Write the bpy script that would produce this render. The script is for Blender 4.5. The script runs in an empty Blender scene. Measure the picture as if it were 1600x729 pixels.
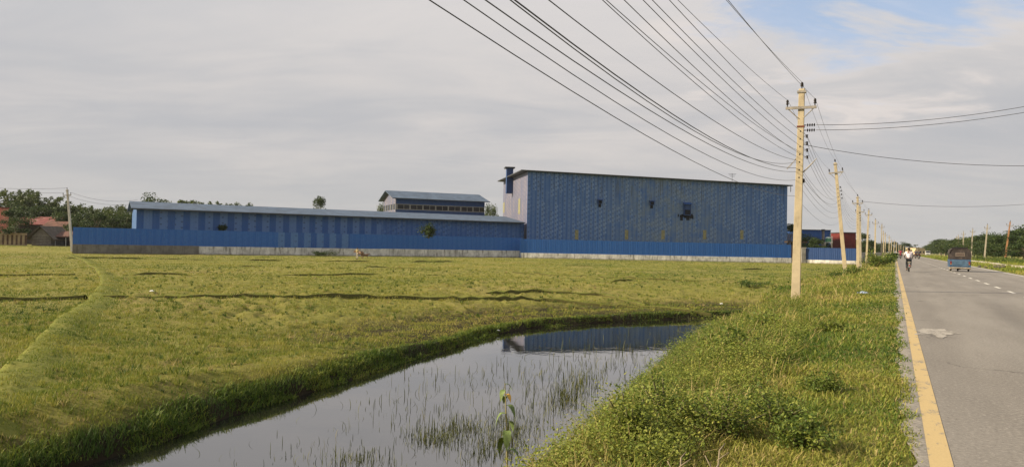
import bpy, bmesh, math, random
import numpy as np
from mathutils import Vector, Matrix
R = math.radians
scene = bpy.context.scene
COL = scene.collection
rng = np.random.default_rng(7)
random.seed(7)

# ------------------------------------------------------------------ camera
FPX = 1142.0                       # focal length in photograph pixels (1600 wide)
PHI, PITCH, ROLL = R(27.64), R(0.86), R(1.1)
CAM = Vector((0.0, 0.0, 1.5))
fh = Vector((-math.sin(PHI), math.cos(PHI), 0)); rh = Vector((math.cos(PHI), math.sin(PHI), 0))
UP = Vector((0, 0, 1))
fwd = fh * math.cos(PITCH) + UP * math.sin(PITCH)
up0 = UP * math.cos(PITCH) - fh * math.sin(PITCH)
cx = rh * math.cos(ROLL) + up0 * math.sin(ROLL)
cy = up0 * math.cos(ROLL) - rh * math.sin(ROLL)
cam_d = bpy.data.cameras.new('camera'); cam = bpy.data.objects.new('camera', cam_d); COL.objects.link(cam)
cam_d.sensor_width = 36.0; cam_d.lens = 36.0 * FPX / 1600.0
cam_d.clip_start = 0.05; cam_d.clip_end = 9000
m = Matrix((cx, cy, -fwd)).transposed().to_4x4(); m.translation = CAM
cam.matrix_world = m
scene.camera = cam

# ------------------------------------------------------------------ light
SUN_EL = R(29.0)
to_sun_h = (-rh * math.cos(R(4)) - fh * math.sin(R(4)))   # low sun, out to the left of the view
to_sun = to_sun_h * math.cos(SUN_EL) + UP * math.sin(SUN_EL)
sd = bpy.data.lights.new('sun', 'SUN'); sd.energy = 5.0; sd.angle = R(2.5); sd.color = (1.0, 0.84, 0.60)
so = bpy.data.objects.new('sun', sd); COL.objects.link(so)
so.rotation_euler = (-to_sun).to_track_quat('-Z', 'Y').to_euler()
so.location = (0, 0, 60)
scene.view_settings.view_transform = 'Standard'; scene.view_settings.look = 'None'
scene.view_settings.exposure = 0.74; scene.view_settings.gamma = 1.0
scene.view_settings.use_curve_mapping = False
scene.cycles.max_bounces = 6; scene.cycles.transparent_max_bounces = 8
scene.cycles.use_denoising = True

# pixel helpers: turn a pixel of the photograph into a ray / a point at a distance
def ray(px, py):
    return (fwd + cx * ((px - 800) / FPX) - cy * ((py - 364.5) / FPX))
def at_depth(px, py, d): return CAM + ray(px, py) * d
def at_z(px, py, z):
    r = ray(px, py); return CAM + r * ((z - CAM.z) / r.z)

# ------------------------------------------------------------------ node helpers
class NT:
    def __init__(s, tree): s.t = tree; s.l = tree.links
    def n(s, typ, ins=None, **kw):
        nd = s.t.nodes.new(typ)
        for k, v in kw.items(): setattr(nd, k, v)
        for k, v in (ins or {}).items():
            if hasattr(v, 'is_output') or isinstance(v, bpy.types.NodeSocket): s.l.new(v, nd.inputs[k])
            else: nd.inputs[k].default_value = v
        return nd
    def m(s, op, a, b=0.0, c=0.0, clamp=False):
        return s.n('ShaderNodeMath', {0: a, 1: b, 2: c}, operation=op, use_clamp=clamp).outputs[0]
    def vm(s, op, a, b=(0, 0, 0)):
        nd = s.n('ShaderNodeVectorMath', {0: a, 1: b}, operation=op)
        return nd.outputs['Value'] if op in ('DOT_PRODUCT', 'LENGTH') else nd.outputs['Vector']
    def mix(s, f, a, b, blend='MIX'):
        nd = s.n('ShaderNodeMix', data_type='RGBA', blend_type=blend)
        for i, v in ((0, f), (6, a), (7, b)):
            if isinstance(v, bpy.types.NodeSocket): s.l.new(v, nd.inputs[i])
            else: nd.inputs[i].default_value = v if i == 0 else (tuple(v) + (1,))[:4]
        return nd.outputs[2]
    def noise(s, vec, scale, detail=4, rough=0.55, dist=0.0, color=False):
        nd = s.n('ShaderNodeTexNoise', {'Vector': vec, 'Scale': scale, 'Detail': detail, 'Roughness': rough, 'Distortion': dist})
        return nd.outputs['Color' if color else 'Fac']
    def step(s, v, a, b, invert=False):
        nd = s.n('ShaderNodeMapRange', {'Value': v, 'From Min': a, 'From Max': b}, interpolation_type='SMOOTHSTEP')
        if invert: nd.inputs['To Min'].default_value = 1; nd.inputs['To Max'].default_value = 0
        return nd.outputs[0]
    def ramp(s, v, stops):
        nd = s.n('ShaderNodeValToRGB', {'Fac': v}); e = nd.color_ramp.elements
        while len(e) < len(stops): e.new(0.5)
        for x, (p, c) in zip(e, stops): x.position = p; x.color = (*c, 1)
        return nd.outputs['Color']
    def mapping(s, vec, scale=(1, 1, 1), loc=(0, 0, 0), rot=(0, 0, 0)):
        return s.n('ShaderNodeMapping', {'Vector': vec, 'Scale': scale, 'Location': loc, 'Rotation': rot}).outputs[0]

def new_mat(name):
    mt = bpy.data.materials.new(name); mt.use_nodes = True
    mt.node_tree.nodes.clear(); return mt, NT(mt.node_tree)
def finish(nt, shader):
    o = nt.n('ShaderNodeOutputMaterial'); nt.l.new(shader, o.inputs['Surface'])
def pbsdf(nt, color, rough=0.7, metal=0.0, normal=None, spec=0.3):
    ins = {'Base Color': color if isinstance(color, bpy.types.NodeSocket) else (*color, 1), 'Roughness': rough, 'Metallic': metal, 'Specular IOR Level': spec}
    if normal is not None: ins['Normal'] = normal
    return nt.n('ShaderNodeBsdfPrincipled', ins).outputs[0]
def bump(nt, h, strength=0.5, dist=0.05):
    return nt.n('ShaderNodeBump', {'Height': h, 'Strength': strength, 'Distance': dist}).outputs[0]

MATS = {}
def simple(name, col, rough=0.6, var=0.25, scale=3.0, metal=0.0, dirt=None, spec=0.3):
    """plain colour with blotchy wear"""
    if name in MATS: return MATS[name]
    mt, nt = new_mat(name)
    oc = nt.n('ShaderNodeTexCoord').outputs['Object']
    n1 = nt.noise(oc, scale, 6, 0.65)
    c = nt.mix(nt.step(n1, 0.3, 0.75), [x * (1 - var) for x in col], [min(1, x * (1 + var)) for x in col])
    if dirt:
        n2 = nt.noise(nt.mapping(oc, (2.5, 2.5, 0.7)), scale * 0.7, 5, 0.7)
        c = nt.mix(nt.m('MULTIPLY', nt.step(n2, 0.5, 0.72), 0.8), c, dirt)
    finish(nt, pbsdf(nt, c, rough, metal, bump(nt, n1, 0.25, 0.02), spec)); MATS[name] = mt; return mt

# ------------------------------------------------------------------ sky
w = bpy.data.worlds.new('World'); scene.world = w; w.use_nodes = True
w.node_tree.nodes.clear(); nt = NT(w.node_tree)
sky = nt.n('ShaderNodeTexSky', sky_type='NISHITA', sun_disc=False, sun_elevation=SUN_EL,
           sun_rotation=math.atan2(to_sun.x, to_sun.y), air_density=1.0, dust_density=1.5, ozone_density=1.2)
d = nt.vm('NORMALIZE', nt.n('ShaderNodeTexCoord').outputs['Generated'])
sx = nt.n('ShaderNodeSeparateXYZ', {0: d}); dz = sx.outputs['Z']
# clouds lie on a flat layer overhead, so they crowd together towards the horizon
den = nt.m('ADD', nt.m('MAXIMUM', dz, 0.0), 0.16)
plane = nt.n('ShaderNodeCombineXYZ', {0: nt.m('DIVIDE', sx.outputs['X'], den), 1: nt.m('DIVIDE', sx.outputs['Y'], den), 2: 0.0}).outputs[0]
plane_r = nt.mapping(plane, (1, 1, 1), (3.1, 1.7, 0), (0, 0, -PHI))
streak = nt.mapping(plane_r, (0.75, 1.5, 1))
n_big = nt.noise(streak, 0.55, 5, 0.55, 0.4)
n_mid = nt.noise(streak, 1.9, 7, 0.6, 0.6)
n_fin = nt.noise(streak, 6.0, 6, 0.62, 0.3)
C_blue = ray(1390, -330).normalized()
tb = nt.vm('DOT_PRODUCT', d, tuple(C_blue))
def tdot(px, py): return ray(px, py).normalized().dot(C_blue)
edge = nt.m('ADD', tb, nt.m('ADD', nt.m('MULTIPLY', nt.m('SUBTRACT', n_mid, 0.5), 0.10), nt.m('MULTIPLY', nt.m('SUBTRACT', n_fin, 0.5), 0.030)))
open_ = nt.step(edge, tdot(1250, 112), tdot(1300, 0))      # the gap in the cloud
shade = nt.m('ADD', nt.m('MULTIPLY', n_big, 0.65), nt.m('MULTIPLY', n_mid, 0.35))
K = 0.83 / 0.1
grey = nt.mix(nt.step(shade, 0.36, 0.66), (.365 * K, .368 * K, .385 * K), (.495 * K, .466 * K, .450 * K))
low = nt.step(dz, 0.0, 0.16, invert=True)
grey = nt.mix(nt.m('MULTIPLY', low, 0.7), grey, (.375 * K, .372 * K, .366 * K))
grey = nt.mix(nt.m('MULTIPLY', nt.step(dz, .12, .42), .55), grey, (.535 * K, .525 * K, .53 * K))
# bright rim where the cloud thins
rim = nt.m('MULTIPLY', nt.step(edge, tdot(1250, 190), tdot(1250, 95)), nt.step(n_mid, 0.42, 0.66))
grey = nt.mix(nt.m('MULTIPLY', rim, 0.75), grey, (.575 * K, .525 * K, .495 * K))
skyc = nt.mix(0.62, nt.mix(.17, sky.outputs[0], (0, 0, 0)), (.36 * K, .455 * K, .62 * K))
wisp = nt.m('MULTIPLY', nt.step(n_mid, 0.5, 0.75), 0.5)
skyc = nt.mix(wisp, skyc, (.52 * K, .52 * K, .56 * K))
cover = nt.m('MULTIPLY', open_, 0.92)
allc = nt.mix(cover, grey, skyc)
bg = nt.n('ShaderNodeBackground', {'Color': allc, 'Strength': 0.1})
ow = nt.n('ShaderNodeOutputWorld', {'Surface': bg.outputs[0]})

# ------------------------------------------------------------------ object helpers
def tag(o, label=None, cat=None, group=None, kind=None):
    if label: o['label'] = label
    if cat: o['category'] = cat
    if group: o['group'] = group
    if kind: o['kind'] = kind
    return o
def empty(name, loc=(0, 0, 0), rz=0.0, label=None, cat=None, group=None):
    o = bpy.data.objects.new(name, None); COL.objects.link(o); o.empty_display_size = 0.3
    o.location = loc; o.rotation_euler = (0, 0, rz); return tag(o, label, cat, group)
def link_mesh(name, me, mat, parent=None, smooth=False):
    if mat: me.materials.append(mat)
    if smooth: me.polygons.foreach_set('use_smooth', [True] * len(me.polygons))
    o = bpy.data.objects.new(name, me); COL.objects.link(o)
    if parent is not None: o.parent = parent
    return o
def kids(o): return [c for c in bpy.data.objects if c.parent == o]
def copy_tree(o, parent=None):
    c = o.copy(); COL.objects.link(c)
    if parent is not None: c.parent = parent
    for ch in list(o.children): copy_tree(ch, c)
    return c

class MB:
    """collects boxes, tubes, prisms; build() links them as one mesh object"""
    def __init__(s): s.v = []; s.f = []
    def add(s, vs, fs):
        k = len(s.v); s.v += [tuple(v) for v in vs]; s.f += [tuple(i + k for i in f) for f in fs]; return s
    def box(s, x0, x1, y0, y1, z0, z1, top=None):
        """top = (dx, dy): shrink of the upper face on each side"""
        a, b = top or (0, 0)
        vs = [(x0, y0, z0), (x1, y0, z0), (x1, y1, z0), (x0, y1, z0), (x0 + a, y0 + b, z1), (x1 - a, y0 + b, z1), (x1 - a, y1 - b, z1), (x0 + a, y1 - b, z1)]
        return s.add(vs, [(0, 3, 2, 1), (4, 5, 6, 7), (0, 1, 5, 4), (1, 2, 6, 5), (2, 3, 7, 6), (3, 0, 4, 7)])
    def hexa(s, vs): return s.add(vs, [(0, 3, 2, 1), (4, 5, 6, 7), (0, 1, 5, 4), (1, 2, 6, 5), (2, 3, 7, 6), (3, 0, 4, 7)])
    def tube(s, pts, r, n=6, cap=True):
        pts = [Vector(p) for p in pts]; rs = r if isinstance(r, (list, tuple)) else [r] * len(pts)
        vs = []; fs = []; prev = None
        for i, p in enumerate(pts):
            t = (pts[min(i + 1, len(pts) - 1)] - pts[max(i - 1, 0)]).normalized()
            if prev is None:
                ref = Vector((0, 0, 1)) if abs(t.z) < 0.9 else Vector((1, 0, 0)); u = t.cross(ref).normalized()
            else: u = (prev - t * prev.dot(t)).normalized()
            prev = u; v = t.cross(u)
            for k in range(n):
                a = 2 * math.pi * k / n; vs.append(p + (u * math.cos(a) + v * math.sin(a)) * rs[i])
        for i in range(len(pts) - 1):
            for k in range(n):
                a = i * n + k; b = i * n + (k + 1) % n; fs.append((a, b, b + n, a + n))
        if cap: fs += [tuple(range(n - 1, -1, -1)), tuple(range((len(pts) - 1) * n, len(pts) * n))]
        return s.add(vs, fs)
    def prism(s, poly, axis, a, b):
        """poly: 2-D outline; axis: the direction it is extruded along"""
        def p3(q, t): return {'x': (t, q[0], q[1]), 'y': (q[0], t, q[1]), 'z': (q[0], q[1], t)}[axis]
        n = len(poly); vs = [p3(q, a) for q in poly] + [p3(q, b) for q in poly]
        fs = [tuple(range(n - 1, -1, -1)), tuple(range(n, 2 * n))] + [(i, (i + 1) % n, n + (i + 1) % n, n + i) for i in range(n)]
        return s.add(vs, fs)
    def ball(s, c, r, nu=10, nv=7):
        r = r if isinstance(r, (tuple, list)) else (r, r, r); vs = []; fs = []
        for j in range(nv + 1):
            th = math.pi * j / nv
            for i in range(nu):
                ph = 2 * math.pi * i / nu
                vs.append((c[0] + r[0] * math.sin(th) * math.cos(ph), c[1] + r[1] * math.sin(th) * math.sin(ph), c[2] + r[2] * math.cos(th)))
        for j in range(nv):
            for i in range(nu): a = j * nu + i; b = j * nu + (i + 1) % nu; fs.append((a, a + nu, b + nu, b))
        return s.add(vs, fs)
    def mesh(s, name, bevel=0.0, weld=False):
        me = bpy.data.meshes.new(name); me.from_pydata(s.v, [], s.f)
        bm = bmesh.new(); bm.from_mesh(me)
        if weld: bmesh.ops.remove_doubles(bm, verts=bm.verts, dist=1e-5)
        bmesh.ops.recalc_face_normals(bm, faces=bm.faces)
        if bevel: bmesh.ops.bevel(bm, geom=bm.edges[:], offset=bevel, segments=2, affect='EDGES', profile=0.6)
        bm.to_mesh(me); bm.free(); return me
    def build(s, name, mat, parent=None, smooth=False, bevel=0.0):
        return link_mesh(name, s.mesh(name, bevel), mat, parent, smooth)

def np_mesh(name, verts, faces, tint=None):
    """verts (N,3), faces (M,k) as numpy; tint: one number per face"""
    me = bpy.data.meshes.new(name); M_, k = faces.shape
    me.vertices.add(len(verts)); me.vertices.foreach_set('co', np.ascontiguousarray(verts, dtype=np.float32).ravel())
    me.loops.add(M_ * k); me.loops.foreach_set('vertex_index', np.ascontiguousarray(faces, dtype=np.int32).ravel())
    me.polygons.add(M_); me.polygons.foreach_set('loop_start', np.arange(0, M_ * k, k, dtype=np.int32))
    if tint is not None:
        at = me.attributes.new('tint', 'FLOAT', 'FACE'); at.data.foreach_set('value', np.ascontiguousarray(tint, dtype=np.float32))
    me.update(calc_edges=True); return me

# ------------------------------------------------------------------ terrain
def _hash(ix, iy, seed):
    h = (ix.astype(np.int64) * 374761393 + iy.astype(np.int64) * 668265263 + seed * 974634541) & 0xFFFFFFFF
    h = ((h ^ (h >> 13)) * 1274126177) & 0xFFFFFFFF
    return ((h ^ (h >> 16)) & 0xFFFFFF) / float(0xFFFFFF)
def vnoise(x, y, sc, seed=0):
    x = np.asarray(x) / sc; y = np.asarray(y) / sc
    ix = np.floor(x); iy = np.floor(y); fx = x - ix; fy = y - iy
    fx = fx * fx * (3 - 2 * fx); fy = fy * fy * (3 - 2 * fy)
    a = _hash(ix, iy, seed); b = _hash(ix + 1, iy, seed); c = _hash(ix, iy + 1, seed); e = _hash(ix + 1, iy + 1, seed)
    return (a * (1 - fx) + b * fx) * (1 - fy) + (c * (1 - fx) + e * fx) * fy
def fbm(x, y, sc, seed=0, o=3):
    s = 0; t = 0
    for i in range(o): s = s + vnoise(x, y, sc / 2 ** i, seed + i) * 0.5 ** i; t += 0.5 ** i
    return s / t
FIELD_Z, WATER_Z = -1.1, -1.98
pond_px = [(95, 738), (250, 692), (365, 648), (480, 614), (552, 592), (640, 562), (700, 545), (780, 521), (830, 512), (930, 504), (1050, 498), (1165, 495),
           (1205, 503), (1155, 528), (1112, 550), (1045, 580), (1005, 610), (970, 650), (935, 690), (900, 729)]
POND = [tuple(at_z(a, b, WATER_Z))[:2] for a, b in pond_px]
POND += [(-3.9, 3.0), (-3.7, -9.0), (-9.3, -9.0), (-9.8, 2.0)]
POND = np.array(POND)
def seg_dist(x, y, P, closed=False):
    d2 = np.full(np.shape(x), 1e9); n = len(P)
    for i in range(n if closed else n - 1):
        a = P[i]; b = P[(i + 1) % n]; ab = b - a; L = ab @ ab + 1e-12
        t = np.clip(((x - a[0]) * ab[0] + (y - a[1]) * ab[1]) / L, 0, 1)
        d2 = np.minimum(d2, (x - a[0] - t * ab[0]) ** 2 + (y - a[1] - t * ab[1]) ** 2)
    return np.sqrt(d2)
def inside(x, y, P):
    r = np.zeros(np.shape(x), bool); n = len(P)
    for i in range(n):
        a = P[i]; b = P[(i + 1) % n]
        c = (a[1] > y) != (b[1] > y)
        with np.errstate(divide='ignore', invalid='ignore'):
            xx = (b[0] - a[0]) * (y - a[1]) / (b[1] - a[1]) + a[0]
        r ^= c & (x < xx)
    return r
def pond_sd(x, y):
    dd = seg_dist(x, y, POND, True) + (fbm(x, y, 0.9, 31) - 0.5) * 0.35
    return np.where(inside(x, y, POND), -dd, dd)
PROF_X = np.array([-1e5, -6.3, -5.2, -4.3, -3.4, -2.4, -1.2, -0.35, 0.10, 0.3, 8.2, 8.6, 11.5, 14.5, 18, 1e5])
PROF_Z = np.array([-1.1, -1.1, -1.02, -.83, -.50, -.26, -.09, -.012, -.010, -.06, -.05, -.02, -.08, -.15, -.7, -.7])
fh2 = np.array(fh[:2]); rh2 = np.array(rh[:2])
def smooth01(t): t = np.clip(t, 0, 1); return t * t * (3 - 2 * t)
def hfun(x, y):
    x = np.asarray(x, float); y = np.asarray(y, float)
    z = np.interp(x, PROF_X, PROF_Z)
    off = ((x < -0.15) | (x > 8.4)).astype(float) * np.clip(np.minimum(np.abs(x + 0.25), np.abs(x - 8.4)) / 1.0, 0, 1)
    r = np.hypot(x, y)
    rough = (fbm(x, y, 2.6, 3) - 0.5) * 0.14 + (fbm(x, y, 0.5, 9, 2) - 0.5) * 0.075
    z = z + off * rough
    X = x * rh2[0] + y * rh2[1]; D = x * fh2[0] + y * fh2[1]
    # the village on the left stands a little higher than the field
    z = z + 0.75 * smooth01((D - 112) / 6.0) * smooth01((-X - 58 - 0.05 * D) / 6.0) * (x < -8)
    near = (r < 90) & (x < 1) & (x > -40)
    sd = np.full(np.shape(x), 99.0)
    if np.any(near): sd[near] = pond_sd(x[near], y[near])
    far_ = smooth01((D - 13) / 12) * (x < -5.0)
    z = z - (0.22 + 0.40 * far_) * (x < -5.0) * smooth01(1 - np.maximum(sd - 1.0, 0) / 11.0)   # the field dips towards the far end of the pond
    clod = smooth01((fbm(x, y, 7.0, 13) - .30) / .2) * (x < -7) * np.clip((sd - 2.2) / .8, 0, 1) * (r < 75)
    z = z + clod * (np.abs(fbm(x, y, .7, 15, 3) - .5) * .50 - .05)       # rough ploughed clods
    crest = 0.07 * np.exp(-((sd - 1.7) / 0.6) ** 2) * (x < -6.6)      # grassy bund round the pond
    z = z + crest
    bank = np.where(sd < 0, WATER_Z + sd * 0.5, WATER_Z + np.where(x < -6.8, np.interp(sd, [0, .22, .65, 1.4, 2.6, 5], [0, .24, .44, .68, .98, 3]), np.maximum(sd, 0) ** 0.9 * .95))
    bank = np.maximum(bank, WATER_Z - 0.7)
    return np.minimum(z, bank)
def hit(px, py):
    r_ = ray(px, py); t = 3.0
    while t < 2500:
        p = CAM + r_ * t
        if p.z < float(hfun(np.array([p.x]), np.array([p.y]))[0]): break
        t *= 1.004
    return CAM + r_ * t
def gz(x, y): return float(hfun(np.array([x]), np.array([y]))[0])
def depth_of(p): return (Vector(p) - CAM).dot(fwd)

ang = np.concatenate([np.radians(np.arange(-46, 46, 0.21)), np.radians(np.linspace(46, 314, 70)[:-1])])
rad = [0.03]
while rad[-1] < 3200: rad.append(rad[-1] * (1.0065 if 4 < rad[-1] < 65 else (1.025 if rad[-1] < 400 else 1.09)) + 0.0)
rad = np.array(rad)
A, Rr = np.meshgrid(ang, rad)
dirx = fh2[0] * np.cos(A) + rh2[0] * np.sin(A); diry = fh2[1] * np.cos(A) + rh2[1] * np.sin(A)
gx = dirx * Rr; gy = diry * Rr; gzv = hfun(gx.ravel(), gy.ravel())
na = len(ang); nr = len(rad)
V = np.column_stack([gx.ravel(), gy.ravel(), gzv])
ii = (np.arange(nr - 1)[:, None] * na + np.arange(na)[None, :]).ravel()
jj = (np.arange(nr - 1)[:, None] * na + (np.arange(na) + 1)[None, :] % na).ravel()
F = np.column_stack([ii, ii + na, jj + na, jj])


me = np_mesh('ground', V, F)
def ground_material():
    mt, nt = new_mat('ground_soil_and_turf')
    P = nt.n('ShaderNodeNewGeometry').outputs['Position']
    a = nt.noise(P, 0.09, 5, 0.6); b = nt.noise(P, 0.7, 6, 0.65); c = nt.noise(P, 6.0, 5, 0.7); e = nt.noise(P, 34.0, 7, 0.85)
    t = nt.m('ADD', nt.m('ADD', nt.m('MULTIPLY', a, 0.55), nt.m('MULTIPLY', b, 0.3)), nt.m('ADD', nt.m('MULTIPLY', c, 0.35), nt.m('MULTIPLY', e, 0.32)))
    col = nt.ramp(t, [(0.50, (.065, .085, .020)), (0.64, (.150, .160, .036)), (0.78, (.215, .200, .055)), (0.95, (.225, .180, .078))])
    brown = nt.m('MULTIPLY', nt.step(nt.noise(P, 1.3, 6, 0.7), 0.52, 0.70), nt.step(nt.noise(P, 0.05, 3), 0.42, 0.6))
    col = nt.mix(nt.m('MULTIPLY', brown, 0.65), col, (.150, .108, .055))
    z = nt.n('ShaderNodeSeparateXYZ', {0: P}).outputs['Z']
    wet = nt.step(nt.m('ADD', z, nt.m('MULTIPLY', nt.m('SUBTRACT', c, .5), .3)), -1.72, -1.42, invert=True)   # bare mud at the water's edge
    col = nt.mix(wet, col, (.030, .024, .014))
    hgt = nt.m('ADD', c, nt.m('MULTIPLY', e, 0.5))
    finish(nt, pbsdf(nt, col, 0.95, 0, bump(nt, hgt, 0.8, 0.12), 0.1)); return mt
ground = link_mesh('ground', me, ground_material(), None, True); tag(ground, kind='structure')

# ------------------------------------------------------------------ water
def water_material():
    mt, nt = new_mat('still_water')
    P = nt.n('ShaderNodeNewGeometry').outputs['Position']
    n1 = nt.noise(nt.mapping(P, (1, 1, 1)), 1.6, 3, 0.5); n2 = nt.noise(P, 9.0, 2, 0.5)
    hgt = nt.m('ADD', nt.m('MULTIPLY', n1, 0.8), nt.m('MULTIPLY', n2, 0.12))
    nm = bump(nt, hgt, 0.05, 0.05)
    gl = nt.n('ShaderNodeBsdfGlossy', {'Color': (.92, .92, .93, 1), 'Roughness': 0.015, 'Normal': nm}).outputs[0]
    murk = nt.n('ShaderNodeBsdfDiffuse', {'Color': (.012, .012, .010, 1)}).outputs[0]
    fr = nt.n('ShaderNodeFresnel', {'IOR': 1.40, 'Normal': nm}).outputs[0]
    fac = nt.m('ADD', nt.m('MULTIPLY', fr, 0.95), 0.20, clamp=True)
    sh = nt.n('ShaderNodeMixShader', {0: fac, 1: murk, 2: gl}).outputs[0]
    finish(nt, sh); return mt
wx0, wy0 = POND.min(0) - 1; wx1, wy1 = POND.max(0) + 1
gxw = np.linspace(wx0, wx1, 60); gyw = np.linspace(wy0, wy1, 160)
WX, WY = np.meshgrid(gxw, gyw); sdw = pond_sd(WX.ravel(), WY.ravel()).reshape(WX.shape)
qf = []
for j in range(159):
    for i in range(59):
        if min(sdw[j, i], sdw[j, i + 1], sdw[j + 1, i], sdw[j + 1, i + 1]) < 0.25: qf.append((j * 60 + i, j * 60 + i + 1, (j + 1) * 60 + i + 1, (j + 1) * 60 + i))
me = np_mesh('pond_water', np.column_stack([WX.ravel(), WY.ravel(), np.full(WX.size, WATER_Z)]), np.array(qf))
tag(link_mesh('pond_water', me, water_material(), None, True), kind='structure')

# ------------------------------------------------------------------ road
def road_material():
    mt, nt = new_mat('worn_asphalt')
    P = nt.n('ShaderNodeNewGeometry').outputs['Position']; s = nt.n('ShaderNodeSeparateXYZ', {0: P})
    n1 = nt.noise(nt.mapping(P, (1, .18, 1)), 0.9, 6, 0.6); n2 = nt.noise(P, 26, 5, 0.85); n3 = nt.noise(P, 4.0, 6, 0.7)
    col = nt.mix(nt.step(n1, 0.3, 0.7), (.170, .156, .140), (.228, .212, .192))
    col = nt.mix(nt.m('MULTIPLY', nt.step(n2, 0.50, 0.68), 0.75), col, (.38, .355, .32))
    col = nt.mix(nt.m('MULTIPLY', nt.step(n2, 0.34, 0.46, True), 0.7), col, (.075, .068, .06))
    col = nt.mix(nt.m('MULTIPLY', nt.step(n3, 0.60, 0.78), 0.35), col, (.11, .10, .09))
    # wheel paths polished a little darker
    wp = nt.m('SINE', nt.m('MULTIPLY', nt.m('ADD', s.outputs['X'], -0.2), 3.45))
    col = nt.mix(nt.m('MULTIPLY', nt.step(wp, 0.2, 1.0), 0.18), col, (.115, .105, .095))
    # dusty gravel shoulder
    sh = nt.step(nt.m('ADD', s.outputs['X'], nt.m('MULTIPLY', nt.m('SUBTRACT', n3, .5), .35)), 0.10, 0.26, True)
    grav = nt.mix(nt.step(n2, .4, .6), (.20, .18, .155), (.36, .33, .285))
    col = nt.mix(sh, col, grav)
    # cracks
    vo = nt.n('ShaderNodeTexVoronoi', {'Vector': nt.vm('ADD', P, nt.vm('SCALE', nt.noise(P, 1.5, 4, .6, color=True))), 'Scale': 0.33}, feature='DISTANCE_TO_EDGE').outputs['Distance']
    ck = nt.m('MULTIPLY', nt.step(vo, 0.004, 0.012, True), nt.step(nt.noise(P, .25, 2), .50, .62))
    col = nt.mix(nt.m('MULTIPLY', ck, .7), col, (.05, .045, .04))
    finish(nt, pbsdf(nt, col, 0.85, 0, bump(nt, nt.m('ADD', n2, n3), 0.5, 0.012), 0.25)); return mt
def paint_material(name, col, wear):
    mt, nt = new_mat(name)
    P = nt.n('ShaderNodeNewGeometry').outputs['Position']
    n = nt.noise(nt.mapping(P, (1.5, .7, 1)), 3.5, 7, 0.75); n2 = nt.noise(P, 55, 3, .8)
    c = nt.mix(nt.step(n2, .35, .7), [x * .86 for x in col], col)
    c = nt.mix(nt.m('MULTIPLY', nt.step(n, wear, wear + .1), .85), c, (.185, .17, .15))
    c = nt.mix(nt.m('MULTIPLY', nt.step(n2, .62, .72), .6), c, (.16, .145, .13))
    finish(nt, pbsdf(nt, c, 0.8, 0, bump(nt, n2, .3, .008))); return mt
ys = np.concatenate([np.arange(-40, 60, 0.25), np.arange(60, 400, 4), np.arange(400, 3400, 60)])
def strip(name, xl, xr, z, mat, ylist, jag=0.0, nx=2):
    L = np.array([xl(y) if callable(xl) else xl for y in ylist]); Rt = np.array([xr(y) if callable(xr) else xr for y in ylist])
    if jag: L = L + (fbm(ylist, ylist * 0 + 5, 0.9, 77) - .5) * jag + (fbm(ylist, ylist * 0 + 9, 5.0, 78) - .5) * jag
    ts = np.linspace(0, 1, nx)
    vs = np.concatenate([np.column_stack([L * (1 - t) + Rt * t, ylist, np.full(len(ylist), z)]) for t in ts])
    n = len(ylist); fs = []
    for k in range(nx - 1):
        a = np.arange(n - 1) + k * n; fs.append(np.column_stack([a, a + n, a + n + 1, a + 1]))
    return tag(link_mesh(name, np_mesh(name, vs, np.vstack(fs)), mat), kind='structure')
ysr = np.concatenate([np.arange(-40, 40, 0.06), np.arange(40, 60, .25), np.arange(60, 400, 4), np.arange(400, 3400, 60)])
strip('road', lambda y: .07 + .10 * (float(vnoise(y, 1.0, .5, 79)) - .5) + .05 * (float(vnoise(y, 1.0, .12, 80)) - .5), 8.12, 0.0, road_material(), ysr, jag=0.16, nx=5)
yellow = paint_material('worn_yellow_paint', (.47, .355, .175), 0.52); white = paint_material('worn_white_paint', (.66, .64, .58), 0.62)
strip('road_edge_marking', 0.235, 0.385, 0.004, yellow, ys)
strip('road_edge_marking', 7.72, 7.84, 0.004, white, ys)
v = []; f = []
for k in range(150):
    y0 = 7.6 + 4.35 * k; kk = len(v)
    v += [(4.02, y0, .004), (4.14, y0, .004), (4.14, y0 + 1.75, .004), (4.02, y0 + 1.75, .004)]; f.append((kk, kk + 1, kk + 2, kk + 3))
me = bpy.data.meshes.new('road_centre_marking'); me.from_pydata(v, [], f)
tag(link_mesh('road_centre_marking', me, white), kind='structure')
# the chalky spill on the asphalt
c0 = at_z(1458, 518, .006); mb = MB(); n = 60; vs = [(c0.x, c0.y, .006)]
for i in range(n):
    a = 2 * math.pi * i / n; q = 0.42 + 1.0 * float(vnoise(np.array([i * 1.0]), np.array([3.0]), 2.6, 5)[0]) * (.7 + .3 * float(vnoise(np.array([i * 1.0]), np.array([8.0]), 1.0, 6)[0]))
    vs.append((c0.x + 0.42 * q * math.cos(a) - 0.1 * math.sin(a), c0.y + 0.95 * q * math.sin(a) , .006))
mb.add(vs, [(0, i + 1, (i + 1) % n + 1) for i in range(n)])
tag(mb.build('road_spill', paint_material('chalky_spill', (.36, .335, .30), 0.47)), kind='structure')

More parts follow.
